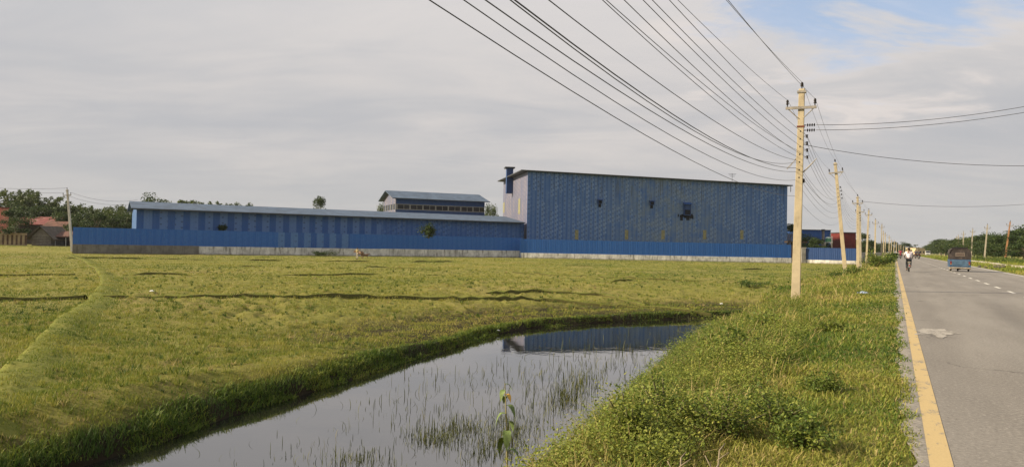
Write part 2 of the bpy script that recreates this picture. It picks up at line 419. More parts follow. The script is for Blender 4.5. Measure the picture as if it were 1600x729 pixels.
# ------------------------------------------------------------------ field bunds: low earth ridges between the paddies
def bund_material():
    mt, nt = new_mat('bund_earth')
    P = nt.n('ShaderNodeNewGeometry').outputs['Position']
    n = nt.noise(P, 1.6, 6, .7); k = nt.noise(P, 7, 4, .7)
    c = nt.ramp(nt.m('ADD', nt.m('MULTIPLY', n, .6), nt.m('MULTIPLY', k, .4)), [(.35, (.09, .105, .022)), (.5, (.14, .15, .032)), (.68, (.19, .18, .045))])
    nz = nt.n('ShaderNodeSeparateXYZ', {0: nt.n('ShaderNodeNewGeometry').outputs['True Normal']}).outputs['Z']
    c = nt.mix(nt.step(nt.m('ABSOLUTE', nz), .45, .75, True), c, nt.mix(k, (.055, .055, .020), (.12, .11, .035)))      # darker tone on the steep faces
    finish(nt, pbsdf(nt, c, .95, 0, bump(nt, k, .7, .06), .1)); return mt
BUNDM = bund_material()
BUNDS = []
def bund(px, w, h, brk=0.0, even=False):
    P = [at_z(a, b, FIELD_Z) for a, b in px]; pts = []
    for a, b in zip(P[:-1], P[1:]):
        n = max(2, int((b - a).length / 0.45)); pts += [a.lerp(b, i / n) for i in range(n)]
    pts.append(P[-1]); XY = np.array([(p.x, p.y) for p in pts])
    wob = np.column_stack([fbm(XY[:, 0], XY[:, 1], 5.0, 41) - .5, fbm(XY[:, 0], XY[:, 1], 5.0, 42) - .5]) * (0.35 if even else 0.9)
    XY = XY + wob; BUNDS.append((XY, w, h))
    T = np.gradient(XY, axis=0); T /= np.linalg.norm(T, axis=1)[:, None] + 1e-9; N = np.column_stack([-T[:, 1], T[:, 0]])
    hh = h * (0.35 + 0.9 * fbm(XY[:, 0], XY[:, 1], 1.6, 43)); 
    if even: hh = h * (.72 + .2 * fbm(XY[:, 0], XY[:, 1], 4.0, 43))
    if brk: hh = hh * np.clip((fbm(XY[:, 0], XY[:, 1], 6.0, 44) - brk) * 9, 0.02, 1)
    prof = [(-.66, -.25), (-.6, .85), (-.35, 1.0), (.4, .9), (.8, .5), (1.8, -.25)]
    rows = []
    for o, q in prof:
        xy = XY + N * (o * w) + np.column_stack([fbm(XY[:, 0] + o * 9, XY[:, 1], .9, 45) - .5] * 2) * 0.16
        z = hfun(xy[:, 0], xy[:, 1]) + hh * q; rows.append(np.column_stack([xy, z]))
    n = len(XY); k = len(prof); Vv = np.concatenate(rows); fs = []
    for j in range(k - 1): a = np.arange(n - 1) + j * n; fs.append(np.column_stack([a, a + 1, a + n + 1, a + n]))
    tag(link_mesh('field_bund', np_mesh('field_bund', Vv, np.vstack(fs)), BUNDM, None, True), kind='structure')
bund([(105, 398), (135, 408), (158, 425), (168, 445), (150, 470), (108, 500), (60, 540), (0, 592), (-70, 650)], .50, .17, 0, True)
bund([(165, 466), (300, 466), (450, 465), (600, 461), (720, 460), (850, 459), (1000, 464), (1110, 469)], .24, .20, .24)
bund([(-60, 471), (130, 470)], .22, .2)
bund([(165, 430), (330, 430), (480, 430), (600, 429)], .26, .18, .44)
bund([(600, 429), (690, 431), (770, 436), (900, 441), (1000, 440)], .26, .19, .46)
bund([(-40, 430), (120, 430)], .24, .18)
bund([(225, 414), (330, 415), (470, 418), (600, 418), (720, 424)], .26, .18, .45)
bund([(-20, 402), (200, 404), (400, 407), (620, 409), (720, 409)], .3, .20, .44)
bund([(800, 427), (1000, 436), (1110, 440), (1180, 438)], .26, .18, .47)
bund([(860, 414), (1000, 417), (1130, 421), (1230, 421)], .3, .20, .47)
bund([(760, 455), (850, 453), (940, 455), (1010, 462)], .24, .2, .45)

# ------------------------------------------------------------------ vegetation
def leaf_material(name, stops, transl=0.3, rough=0.6):
    mt, nt = new_mat(name)
    t = nt.n('ShaderNodeAttribute', attribute_name='tint').outputs['Fac']
    c = nt.ramp(t, stops)
    df = pbsdf(nt, c, rough, 0, None, 0.25)
    tr = nt.n('ShaderNodeBsdfTranslucent', {'Color': c}).outputs[0]
    finish(nt, nt.n('ShaderNodeMixShader', {0: transl, 1: df, 2: tr}).outputs[0]); return mt
GRASS = [(0.0, (.042, .080, .015)), (0.3, (.115, .165, .025)), (0.55, (.240, .250, .042)), (0.78, (.335, .300, .070)), (1.0, (.38, .30, .135))]
M_FIELD = leaf_material('paddy_grass', GRASS, .30)
M_VERGE = leaf_material('verge_grass', [(0.0, (.028, .068, .010)), (0.3, (.085, .145, .018)), (0.55, (.215, .240, .036)), (0.8, (.32, .285, .070)), (1.0, (.44, .34, .16))], .32)
M_WEED = leaf_material('weed_leaf', [(0.0, (.035, .070, .014)), (0.35, (.110, .160, .026)), (0.7, (.215, .245, .040)), (1.0, (.32, .30, .075))], .30)
M_REED = leaf_material('reed_blade', [(0.0, (.030, .040, .012)), (0.5, (.080, .095, .024)), (1.0, (.17, .15, .055))], .2)

def polar(n, r0, r1, a0=-37.0, a1=37.0, power=0.0):
    """positions spread over the view sector; more per square metre nearby"""
    u = rng.random(n); a = np.radians(a0 + (a1 - a0) * rng.random(n))
    r = r0 * (r1 / r0) ** u if power == 0 else (r0 ** power + u * (r1 ** power - r0 ** power)) ** (1 / power)
    return r * (fh2[0] * np.cos(a) + rh2[0] * np.sin(a)), r * (fh2[1] * np.cos(a) + rh2[1] * np.sin(a)), r
def blades3(x, y, z, h, wd, lean, tint, name, mat, label=None, cat=None):
    n = len(x); a = rng.random(n) * 2 * np.pi; b = rng.random(n) * 2 * np.pi
    ux, uy = np.cos(a) * wd / 2, np.sin(a) * wd / 2
    tx = x + np.cos(b) * lean * h; ty = y + np.sin(b) * lean * h; tz = z + h * np.sqrt(np.clip(1 - lean ** 2 * .6, .1, 1))
    Vv = np.stack([np.column_stack([x - ux, y - uy, z - .02]), np.column_stack([x + ux, y + uy, z - .02]), np.column_stack([tx, ty, tz])], 1).reshape(-1, 3)
    me = np_mesh(name, Vv, np.arange(3 * n).reshape(-1, 3), tint)
    return tag(link_mesh(name, me, mat), label, cat, None, 'stuff')
def blades5(x, y, z, h, wd, bend, tint, name, mat, label=None, cat=None):
    """bent blade: two quads and a narrow tip"""
    n = len(x); a = rng.random(n) * 2 * np.pi; b = a + np.pi / 2 + rng.normal(0, .5, n)
    ux, uy = np.cos(a) * wd / 2, np.sin(a) * wd / 2; bx, by = np.cos(b), np.sin(b)
    rows = []
    for t, ws in ((0, 1.0), (.45, .9), (.8, .6), (1.0, .12)):
        off = bend * h * t ** 2; zz = z - .02 + h * (t - .45 * np.minimum(bend, 1.2) * t ** 2)
        cxp = x + bx * off; cyp = y + by * off
        rows += [np.column_stack([cxp - ux * ws, cyp - uy * ws, zz]), np.column_stack([cxp + ux * ws, cyp + uy * ws, zz])]
    Vv = np.stack(rows, 1).reshape(-1, 3); base = (np.arange(n) * 8)[:, None]
    fs = np.concatenate([base + np.array([[0, 1, 3, 2]]), base + np.array([[2, 3, 5, 4]]), base + np.array([[4, 5, 7, 6]])])
    me = np_mesh(name, Vv, fs, np.concatenate([tint, tint, tint]))
    return tag(link_mesh(name, me, mat), label, cat, None, 'stuff')
def leaves4(c, size, name, mat, tint, parent=None, flat=0.5, aspect=0.5, direc=None):
    """diamond leaves folded a little along the middle; c (N,3)"""
    n = len(c); nz = rng.normal(0, 1, (n, 3)); nz[:, 2] = np.abs(nz[:, 2]) + flat; nz /= np.linalg.norm(nz, axis=1)[:, None]
    d_ = rng.normal(0, 1, (n, 3)) if direc is None else direc
    d_ = d_ - nz * (d_ * nz).sum(1)[:, None]; d_ /= np.linalg.norm(d_, axis=1)[:, None] + 1e-9
    s_ = np.cross(nz, d_); L = size[:, None]
    Vv = np.stack([c - d_ * L * .5, c + s_ * L * aspect * .5 + nz * L * .08, c + d_ * L * .5, c - s_ * L * aspect * .5 + nz * L * .08], 1).reshape(-1, 3)
    return link_mesh(name, np_mesh(name, Vv, np.arange(4 * n).reshape(-1, 4), tint), mat, parent)

# paddy field
def field_mask(x, y):
    sd = np.full(len(x), 99.0); nr_ = (np.hypot(x, y) < 80); sd[nr_] = pond_sd(x[nr_], y[nr_]); return sd
NF = 760000
x, y, r = polar(NF, 9, 165)
D = x * fh2[0] + y * fh2[1]; X = x * rh2[0] + y * rh2[1]
sd = field_mask(x, y)
wall_d = np.where(X < 2, 107 + (X + 64.4) * (39 / 66.2), 143) - 0.8
wall_d = np.where(X < -.48 * D, 128, wall_d)
keep = (x < -5.6) & (sd > 0.02) & (D < wall_d)
x, y, r, sd = x[keep], y[keep], r[keep], sd[keep]
pat = fbm(x, y, 9.0, 51); fine = fbm(x, y, 1.1, 52); clump = vnoise(x, y, .45, 53)
bd = np.full(len(x), 99.0); bz_ = np.zeros(len(x))
for XY, w_, h_ in BUNDS:
    dd_ = seg_dist(x, y, XY[::3] if len(XY) > 12 else XY) / w_; bz_ = np.where(dd_ < bd, h_ * .78 * np.interp(dd_, [0, .4, .8, 1.5], [1, .95, .5, 0]), bz_); bd = np.minimum(bd, dd_)
onb = np.exp(-(bd / 1.3) ** 2)
crest = np.exp(-((sd - 1.3) / .6) ** 2); bankg = smooth01((.62 - sd) / .35) * (x < -6)
h = (.03 + .06 * clump ** 2 + .04 * rng.random(len(x))) * (.6 + .8 * fine)
h = h * (1 - .35 * onb) * (1 - .3 * crest) ; h = np.where(bankg > .3, h * (1.2 + 1.3 * rng.random(len(x)) * bankg), h)
wd = .007 + .00085 * r
tint = .16 + .62 * pat + .55 * (fine - .5) + .25 * (fbm(x, y, 2.6, 54) - .5) + rng.normal(0, .12, len(x)) 
tint = tint + .12 * crest - .42 * bankg * (.5 + .8 * fine) + .02 * onb
# greener, wetter corner towards the poles and along the far wall
Dx = x * fh2[0] + y * fh2[1]; Xx = x * rh2[0] + y * rh2[1]
green = smooth01((Xx - 4) / 10) * smooth01((Dx - 34) / 15) * .9
tint = tint - .16 * green
keep2 = ((clump + .55 * rng.random(len(x))) > .42) | (bankg > .2) | ((onb > .3) & (rng.random(len(x)) < .6))
plo = smooth01((fbm(x, y, 7.0, 13) - .30) / .2) * (sd > 2.6)
keep2 &= ~((plo > .4) & (fbm(x, y, .7, 15, 3) > .54) & (rng.random(len(x)) < np.where(r < 24, .45, .8)))
keep2 &= ~((fbm(x, y, 2.2, 59) > .60) & (vnoise(x, y, .35, 60) > .45) & (sd > 2.2) & (rng.random(len(x)) < np.where(r < 24, .35, .7)))
s_ = keep2
blades3(x[s_], y[s_], hfun(x[s_], y[s_]) + bz_[s_], h[s_], wd[s_], np.clip(.25 + .45 * rng.random(s_.sum()), 0, .9), np.clip(tint[s_], 0, 1), 'field_grass', M_FIELD, 'short cropped yellow green grass and stubble of the paddy field', 'grass')
# tussocks: small clumps that throw their own shadows
nt_ = 9500; x, y, r = polar(nt_, 9, 75); sd = field_mask(x, y); k = (x < -7) & (sd > .75) & (fbm(x, y, 3.2, 63) + .25 * rng.random(nt_) > .52); x, y, r = x[k], y[k], r[k]; m_ = 14
tx_ = np.repeat(x, m_); ty_ = np.repeat(y, m_); rr_ = np.repeat(r, m_); rad_ = np.repeat(.03 + .10 * rng.random(len(x)) ** 1.5, m_); a_ = rng.random(len(tx_)) * 6.283; q_ = rng.random(len(tx_)) ** .5
tx_ = tx_ + np.cos(a_) * rad_ * q_; ty_ = ty_ + np.sin(a_) * rad_ * q_; base_t = np.repeat(rng.normal(.40, .26, len(x)), m_); hb_ = np.repeat(.06 + .13 * rng.random(len(x)) ** 1.6, m_)
blades3(tx_, ty_, hfun(tx_, ty_), hb_ * (.6 + .6 * rng.random(len(tx_))), .010 + .0007 * rr_, .25 + .6 * rng.random(len(tx_)), np.clip(base_t + rng.normal(0, .08, len(tx_)), 0, 1), 'field_tussocks', M_FIELD, 'small uneven grass tussocks dotted over the paddy field', 'tussocks')
# straw and debris lying on the field, small dry tussocks
n = 42000; x, y, r = polar(n, 9, 60); sd = field_mask(x, y); k = (x < -7) & (sd > 1.9) & (fbm(x, y, 4.0, 57) > .47) & (vnoise(x, y, .5, 58) > .4); x, y, r = x[k], y[k], r[k]; n = len(x)
blades3(x, y, hfun(x, y), .07 + .16 * rng.random(n) ** 2, .006 + .0006 * r, .5 + .48 * rng.random(n), np.clip(rng.normal(.85, .12, n), 0, 1), 'field_straw', M_FIELD, 'dry straw and stubble scattered over the paddy field', 'straw')
# bent tall tufts down the pond bank
def around_pond(n, lo, hi, cond):
    k = rng.integers(0, len(POND), n); a = POND[k]; b = POND[(k + 1) % len(POND)]; t = rng.random(n)[:, None]
    p = a + (b - a) * t; L = np.linalg.norm(b - a, axis=1); ok = rng.random(n) < L / L.max()
    q = p + rng.normal(0, 1, (n, 2)) * (hi * .55); sdq = pond_sd(q[:, 0], q[:, 1]); ok &= (sdq > lo) & (sdq < hi)
    q = q[ok]; return q[cond(q[:, 0], q[:, 1])]
q = around_pond(420000, -.05, .85, lambda x, y: (x < -6.6) & (y > 3))
cl = vnoise(q[:, 0], q[:, 1], .5, 61); q = q[(cl > .25)]; n = len(q); print('bank', n)
cl = vnoise(q[:, 0], q[:, 1], .5, 61); sdq = pond_sd(q[:, 0], q[:, 1])
hh = (.06 + .24 * cl * rng.random(n)) * np.where(sdq > .6, .5, 1.0) * np.clip(1.3 - q[:, 1] / 32, .35, 1); dist = np.hypot(q[:, 0], q[:, 1])
tt = .16 + .50 * fbm(q[:, 0], q[:, 1], 1.0, 62) + rng.normal(0, .10, n) + .25 * smooth01((sdq - .5) / .3)
blades5(q[:, 0], q[:, 1], np.maximum(hfun(q[:, 0], q[:, 1]), WATER_Z), hh, .008 + .0006 * dist, .3 + .8 * rng.random(n), np.clip(tt, 0, 1), 'bank_grass', M_VERGE, 'rank dark green grass hanging down the pond bank', 'grass')

# roadside verge: grass
def verge_h(x, y):
    """how high the growth stands: trodden strip by the asphalt, rank weeds further down"""
    base = np.interp(x, [-9, -6.5, -5.0, -3.2, -1.9, -1.1, -.5, .2], [.22, .30, .34, .34, .25, .16, .12, .075])
    return base * (.45 + 1.1 * fbm(x, y, 2.2, 71))
NV = 620000
x, y, r = polar(NV, 3.2, 150, -24, 33)
sd = np.full(len(x), 99.0); k = (x < 0) & (x > -14); sd[k] = pond_sd(x[k], y[k])
edge = .10 + .34 * (fbm(x, y, .55, 72) - .5) + .25 * (fbm(x, y, 3.0, 73) - .5) + .10 * rng.random(len(x)) ** 2
k = (x < edge) & (x > -6.9) & (sd > .05) & ((y > 33) | (x > -6.5))
x, y, r = x[k], y[k], r[k]; n = len(x); print('verge', n)
H = verge_h(x, y); tuft = vnoise(x, y, .38, 74)
hh = H * (.35 + .75 * rng.random(n)) * (.6 + .6 * tuft); hh = np.where(y > 34, hh * np.clip(1.3 - (y - 34) / 200, .8, 1.1), hh)
pat = fbm(x, y, 3.0, 75)
tint = .04 + .92 * pat + .25 * (tuft - .5) + rng.normal(0, .14, n) + .10 * smooth01((y - 12) / 14) * (x < -.9) - .12 * smooth01((-x - 3.6) / 1.4) - .06 * smooth01((x + 1.0) / .7)
straw = rng.random(n) < .07; tint = np.where(straw, .85 + .15 * rng.random(n), tint); hh = np.where(straw & (x < -1.2), hh * 1.5, hh)
blades5(x, y, np.where(x > -.12, np.maximum(hfun(x, y), .005), hfun(x, y)), hh, .0045 + .0007 * r, .25 + .9 * rng.random(n), np.clip(tint, 0, 1), 'verge_grass', M_VERGE, 'rank green and straw coloured grass on the roadside bank', 'grass')
# far roadside on the right
x, y, r = polar(60000, 60, 420, 18, 36)
edge = 8.3 + .5 * (fbm(x, y, 3, 72) - .3); k = (x > edge) & (x < 22) & ~((x > 12.0) & (x < 12.6) & (y < 170)); x, y, r = x[k], y[k], r[k]; n = len(x)
hh = np.interp(x, [8, 9.5, 12, 16, 22], [.12, .3, .5, .9, 1.0]) * (.4 + .8 * rng.random(n)) * (.4 + 1.2 * fbm(x, y, 6, 76))
tint = .25 + .5 * fbm(x, y, 9, 77) + rng.normal(0, .14, n)
blades3(x, y, hfun(x, y), hh, .01 + .0009 * r, .2 + .5 * rng.random(n), np.clip(tint, 0, 1), 'roadside_grass', M_VERGE, 'tall yellowing grass along the far side of the road', 'grass')

# broad-leaved weeds on the near bank
NP = 7600
x, y, r = polar(NP * 3, 3.6, 40, -22, 26)
sd = pond_sd(x, y); dens = vnoise(x, y, 1.5, 81)
k = (x < -1.35) & (x > -6.4) & (sd > .12) & (dens + .35 * rng.random(len(x)) > .60 + .16 * smooth01((y - 8) / 14)) & ((y < 26) | (rng.random(len(x)) < .35)); x, y, r = x[k][:NP], y[k][:NP], r[k][:NP]
n = len(x); H = np.clip(verge_h(x, y) * (.7 + .75 * rng.random(n)), .10, .7); per = 44
t = rng.random((n, per)) ** .75; spread = (.05 + .16 * rng.random((n, per))) * (.5 + H[:, None]); aa = rng.random((n, per)) * 2 * np.pi
lnx = rng.normal(0, .22, n)[:, None]; lny = rng.normal(0, .22, n)[:, None]
px_ = x[:, None] + lnx * t * H[:, None] + np.cos(aa) * spread; py_ = y[:, None] + lny * t * H[:, None] + np.sin(aa) * spread
pz_ = hfun(x, y)[:, None] + H[:, None] * t + rng.normal(0, .015, (n, per))
size = (.013 + .016 * rng.random((n, per))) * (1 + .03 * r[:, None])
sp = fbm(x, y, 1.8, 82)[:, None]
tint = np.clip(.06 + .58 * sp + .20 * t + rng.normal(0, .13, (n, per)), 0, 1)
c = np.stack([px_, py_, pz_], 2).reshape(-1, 3)
o = leaves4(c, size.ravel(), 'roadside_weeds', M_WEED, tint.ravel(), None, .7, .62); tag(o, 'low leafy weeds tangled over the roadside bank', 'weeds', None, 'stuff')
# long arching blades rising through the weeds
n = 26000; x, y, r = polar(n * 3, 3.6, 34, -22, 26); sd = pond_sd(x, y); k = (x < -1.3) & (x > -6.5) & (sd > .05) & (fbm(x, y, 1.4, 84) > .50); x, y, r = x[k][:n], y[k][:n], r[k][:n]; n = len(x)
blades5(x, y, hfun(x, y), np.clip(verge_h(x, y) * (.8 + .9 * rng.random(n)), .15, .85), .005 + .0006 * r, .3 + 1.0 * rng.random(n), np.clip(rng.normal(.52, .24, n), 0, 1), 'tall_verge_grass', M_VERGE, 'long arching grass blades rising through the bank weeds', 'grass')
# stems of dry stalks standing above
n = 2600; x, y, r = polar(n * 4, 3.6, 30, -22, 26); sd = pond_sd(x, y); k = (x < -1.5) & (x > -6.3) & (sd > .1) & (vnoise(x, y, 1.2, 83) > .45); x, y, r = x[k][:n], y[k][:n], r[k][:n]; n = len(x)
blades5(x, y, hfun(x, y), np.clip(verge_h(x, y) * (.9 + .8 * rng.random(n)), .2, .95), .005 + .0005 * r, .1 + .5 * rng.random(n), np.clip(.75 + .25 * rng.random(n), 0, 1), 'dry_stalks', M_VERGE, 'dry straw coloured stalks among the bank weeds', 'stalks')

# reeds standing in the pond
pts = []
def reeds(px, py, n, sx, sy):
    for _ in range(n):
        p = at_z(random.gauss(px, sx), random.gauss(py, sy), WATER_Z); pts.append((p.x, p.y))
for a in [(680, 684, 420, 24, 9), (725, 668, 300, 22, 9), (650, 655, 60, 30, 20), (560, 718, 220, 30, 8), (520, 705, 60, 60, 20), (885, 622, 320, 18, 11), (905, 600, 240, 20, 11), (930, 585, 110, 40, 12), (795, 672, 420, 22, 14), (775, 702, 420, 30, 12), (850, 580, 110, 60, 22),
          (700, 610, 80, 70, 26), (780, 620, 80, 60, 24), (1000, 548, 70, 50, 12), (960, 565, 80, 50, 10), (1090, 510, 90, 30, 8), (620, 640, 60, 60, 20), (760, 585, 70, 80, 10), (450, 715, 30, 60, 8), (840, 640, 150, 24, 20), (950, 540, 60, 60, 14)]: reeds(*a)
q = np.array(pts); s_ = pond_sd(q[:, 0], q[:, 1]) < .05; q = q[s_]; n = len(q); dd = np.hypot(q[:, 0], q[:, 1])
blades5(q[:, 0], q[:, 1], np.full(n, WATER_Z), (.05 + .17 * rng.random(n) ** 1.3) * np.clip(dd / 13, .8, 1.7), .004 + .00045 * dd, .1 + .7 * rng.random(n) ** 2, np.clip(rng.normal(.4, .25, n), 0, 1), 'pond_reeds', M_REED, 'thin reeds and sedge standing in the pond', 'reeds')
# green rice-like grass at the right edge of the pond
n = 9000; k = np.array([tuple(at_z(random.gauss(1085, 34), random.gauss(566, 15), -1.5))[:2] for _ in range(n)]); sd = pond_sd(k[:, 0], k[:, 1]); k = k[(sd > -.1)]; n = len(k)
blades5(k[:, 0], k[:, 1], hfun(k[:, 0], k[:, 1]), .16 + .22 * rng.random(n), np.full(n, .020), .2 + .6 * rng.random(n), np.clip(rng.normal(.27, .08, n), 0, 1), 'bright_sedge', M_VERGE, 'bright green sedge at the right edge of the pond', 'sedge')

# ------------------------------------------------------------------ single plants
M_BARK = simple('bark', (.16, .125, .09), .9, .35, 4)
M_TREE_A = leaf_material('dark_tree_leaf', [(0, (.014, .030, .010)), (.5, (.042, .072, .018)), (1, (.095, .120, .030))], .25)
M_TREE_B = leaf_material('light_tree_leaf', [(0, (.022, .042, .010)), (.5, (.062, .092, .020)), (1, (.13, .15, .035))], .28)
M_BAMB = leaf_material('bamboo_leaf', [(0, (.018, .036, .011)), (.5, (.060, .090, .024)), (1, (.135, .155, .042))], .28)
def tree_broad(h, rad_, n, leaf, seed, mat, name='tree', tr=.16, low=.28, clumps=20):
    global rng
    keep_, rng = rng, np.random.default_rng(seed); rd = random.Random(seed)
    root = empty(name); mb = MB(); top = Vector((rd.uniform(-.06, .06) * h, rd.uniform(-.06, .06) * h, h * .62))
    mb.tube([(0, 0, -.3), (top.x * .3, top.y * .3, h * .22), tuple(top)], [tr, tr * .75, tr * .4], 7)
    cc = []
    for i in range(clumps):
        a = i * 2.4 + rd.uniform(-.4, .4); q = rd.uniform(.25, 1) ** .6; zz = rd.uniform(low, .94)
        prof = math.sin(math.pi * min(1, max(.12, (zz - low + .12) / (1.14 - low)))) ** .7
        c_ = Vector((math.cos(a) * rad_ * q * prof, math.sin(a) * rad_ * q * prof, h * zz)); cc.append((c_, rd.uniform(.28, .5) * rad_))
        st = Vector((top.x, top.y, top.z)) * rd.uniform(.35, .95); mid = st.lerp(c_, .55) + Vector((0, 0, .04 * h))
        mb.tube([st, mid, c_], [tr * .32, tr * .2, tr * .06], 5)
    mb.build('trunk', M_BARK, root)
    k = rng.integers(0, len(cc), n); C = np.array([tuple(c_) for c_, _ in cc])[k]; RR = np.array([r_ for _, r_ in cc])[k]
    v_ = rng.normal(0, 1, (n, 3)); v_ /= np.linalg.norm(v_, axis=1)[:, None]; v_ *= (rng.random(n) ** .45)[:, None]
    P_ = C + v_ * RR[:, None] * np.array([1, 1, .72]); P_[:, 2] = np.maximum(P_[:, 2], .1)
    tnt = np.clip(.28 + .35 * _hash(k, k * 0, seed) + rng.normal(0, .15, n), 0, 1)
    leaves4(P_, leaf * (.6 + .8 * rng.random(n)), 'crown', mat, tnt, root, .2, .6); rng = keep_; return root
def tree_bamboo(h, rad_, n, leaf, seed, name='bamboo_clump'):
    global rng
    keep_, rng = rng, np.random.default_rng(seed); rd = random.Random(seed)
    root = empty(name); mb = MB(); P_ = []; Dr = []; T_ = []
    nc = 24
    for i in range(nc):
        a = rd.uniform(0, 2 * math.pi); out = rd.uniform(.25, 1.0) * rad_; H = h * rd.uniform(.66, 1.0); b = rd.uniform(0, .22) * rad_
        def cp(t): return Vector((math.cos(a) * (b + out * t ** 2.3), math.sin(a) * (b + out * t ** 2.3), H * (t * 1.12 - .16 * t ** 4) - .2))
        mb.tube([cp(k / 7) for k in range(8)], [.06 * (1 - .85 * k / 7) for k in range(8)], 5)
        m_ = n // nc; t = .22 + .78 * rng.random(m_) ** .8
        for tt in t:
            p = cp(tt); s_ = rd.uniform(.1, .85) * (1.15 - .55 * tt); aa = rd.uniform(0, 6.283)
            P_.append((p.x + math.cos(aa) * s_, p.y + math.sin(aa) * s_, p.z - .25 * s_ + rd.uniform(-.2, .2))); Dr.append((math.cos(aa), math.sin(aa), -.7)); T_.append(.25 + .4 * rd.random() + .1 * (i % 3))
    mb.build('culm', M_BARK, root)
    P_ = np.array(P_); P_[:, 2] = np.maximum(P_[:, 2], .1)
    leaves4(P_, leaf * (.6 + .8 * rng.random(len(P_))), 'crown', M_BAMB, np.clip(np.array(T_), 0, 1), root, .2, .34, np.array(Dr) + rng.normal(0, .35, (len(P_), 3))); rng = keep_; return root
USED = {}
def place(proto, p, s=1.0, rz=None, label=None, cat=None, group=None, sz=None):
    o = proto if id(proto) not in USED else copy_tree(proto); USED[id(proto)] = 1; KEEP.append(proto)
    o.location = p; o.rotation_euler = (0, 0, random.uniform(0, 6.28) if rz is None else rz); o.scale = (s, s, sz or s)
    return tag(o, label, cat, group)
KEEP = []
def on_ground(px, d, dz=0.0):
    """a point on the ground at pixel column px, d metres in front of the camera"""
    p = at_depth(px, 390, d); return Vector((p.x, p.y, gz(p.x, p.y) + dz))
def top_h(px, py, d):
    p = at_depth(px, py, d); return p.z - gz(p.x, p.y)
BAMB = [tree_bamboo(10, 3.6, 4200, .52, 11), tree_bamboo(10, 3.0, 3800, .50, 12), tree_bamboo(10, 4.2, 4600, .5, 13)]
BRD = [tree_broad(10, 4.2, 4200, .42, 21, M_TREE_A), tree_broad(10, 3.6, 3800, .40, 22, M_TREE_A), tree_broad(10, 4.6, 4600, .42, 23, M_TREE_B, clumps=26)]
SPR = [tree_broad(10, 1.7, 1600, .36, 31, M_TREE_B, 'tree', .1, .45, 12)]
def tree_at(proto, px, topy, d, label, group=None, cat='tree', wide=1.0):
    p = on_ground(px, d); s = top_h(px, topy, d) / 10.0
    o = place(proto, p, s * wide, None, label, cat, group, s); return o
G1 = 'bamboo and trees of the grove behind the village'
for i, (px, ty, d_, q, nm) in enumerate([(-25, 289, 172, 0, 'bamboo'), (12, 288, 165, 2, 'bamboo'), (42, 290, 176, 1, 'bamboo'), (66, 297, 168, 0, 'bamboo'), (90, 307, 172, 2, 'bamboo'), (118, 316, 160, 1, 'bamboo'), (140, 316, 168, 0, 'bamboo'), (160, 318, 156, 2, 'bamboo'), (182, 315, 165, 1, 'bamboo'), (204, 318, 170, 0, 'bamboo')]):
    tree_at(BAMB[q], px, ty, d_, 'feathery bamboo clump in the grove behind the village and the left end of the fence', G1, 'bamboo')
for px, ty, d_, q in [(128, 330, 142, 0), (150, 334, 138, 1), (172, 328, 145, 2), (195, 332, 140, 0), (105, 322, 152, 1), (30, 318, 158, 0), (60, 322, 158, 1), (85, 326, 160, 0)]:
    tree_at(BRD[q], px, ty, d_, 'dark bushy tree in front of the bamboo grove at the left', 'dark bushy trees under the bamboo grove', wide=1.15)
tree_at(BRD[1], 22, 328, 128, 'dark round tree in front of the salmon house at the far left', None, wide=1.1)
G2 = 'treetops showing over the long shed roof'
tree_at(BRD[0], 237, 304, 172, 'dark treetop showing over the left end of the long shed roof', wide=.8)
tree_at(SPR[0], 291, 305, 178, 'thin bare treetop rising alone above the long shed roof')
for px, ty in [(318, 311), (338, 309), (360, 310), (385, 312)]:
    tree_at(BAMB[px % 3], px, ty, 182, 'pale green treetop in the low row above the long shed roof', G2, wide=.8)
tree_at(BRD[1], 497, 308, 215, 'small pale tree standing alone above the long shed roof', wide=.42)
tree_at(BRD[2], 598, 317, 235, 'pale treetop left of the raised roof with the window band', wide=.4)
tree_at(BRD[2], 766, 320, 225, 'pale treetop between the raised roof and the tall blue hall', wide=.42)

M_STEM = simple('green_brown_stem', (.13, .125, .055), .9, .3, 6)
def bush(p, r_, h_, n, leaf, seed, label, mat=M_WEED, tint0=.3, cat='bush', group=None, name='roadside_bush', fl=.5):
    global rng
    keep_, rng = rng, np.random.default_rng(seed); rd = random.Random(seed)
    root = empty(name, p, rd.uniform(0, 6.28), label, cat, group); mb = MB(); tips = []
    for i in range(11):
        a = i * 2.4; q = rd.uniform(.2, 1); tp = Vector((math.cos(a) * r_ * q, math.sin(a) * r_ * q, h_ * rd.uniform(.5, 1.0) * (1.1 - .4 * q)))
        mb.tube([(0, 0, -.08), tp * .5 + Vector((0, 0, .1 * h_)), tp], [.012 + .012 * h_, .012 + .006 * h_, .006], 4); tips.append(tp)
    mb.build('stem', M_STEM, root)
    k = rng.integers(0, len(tips), n); T_ = np.array([tuple(t) for t in tips])[k]; u = (.35 + .65 * rng.random(n) ** .6)[:, None]
    P_ = T_ * u + rng.normal(0, .17, (n, 3)) * np.array([r_, r_, h_ * .8]); P_[:, 2] = np.abs(P_[:, 2])
    leaves4(P_, leaf * (.6 + .8 * rng.random(n)), 'leaves', mat, np.clip(tint0 + rng.normal(0, .17, n) + .2 * _hash(k, k, seed), 0, 1), root, fl, .6); rng = keep_; return root
def bush_px(px, py, r_, h_, n, leaf, seed, label, **kw):
    p = hit(px, py); return bush((p.x, p.y, p.z - .02), r_, h_, n, leaf, seed, label, **kw)
bush_px(1368, 417, 1.5, 1.75, 1500, .16, 101, 'large light green bush on the verge crest beyond the third pole')
bush_px(1384, 412, 1.6, 1.3, 900, .2, 102, 'dark low bush on the verge crest right of the large light bush', tint0=.1)
bush_px(1394, 408, 1.2, 1.5, 900, .3, 103, 'dark bush on the verge close to the far road edge', tint0=.02)
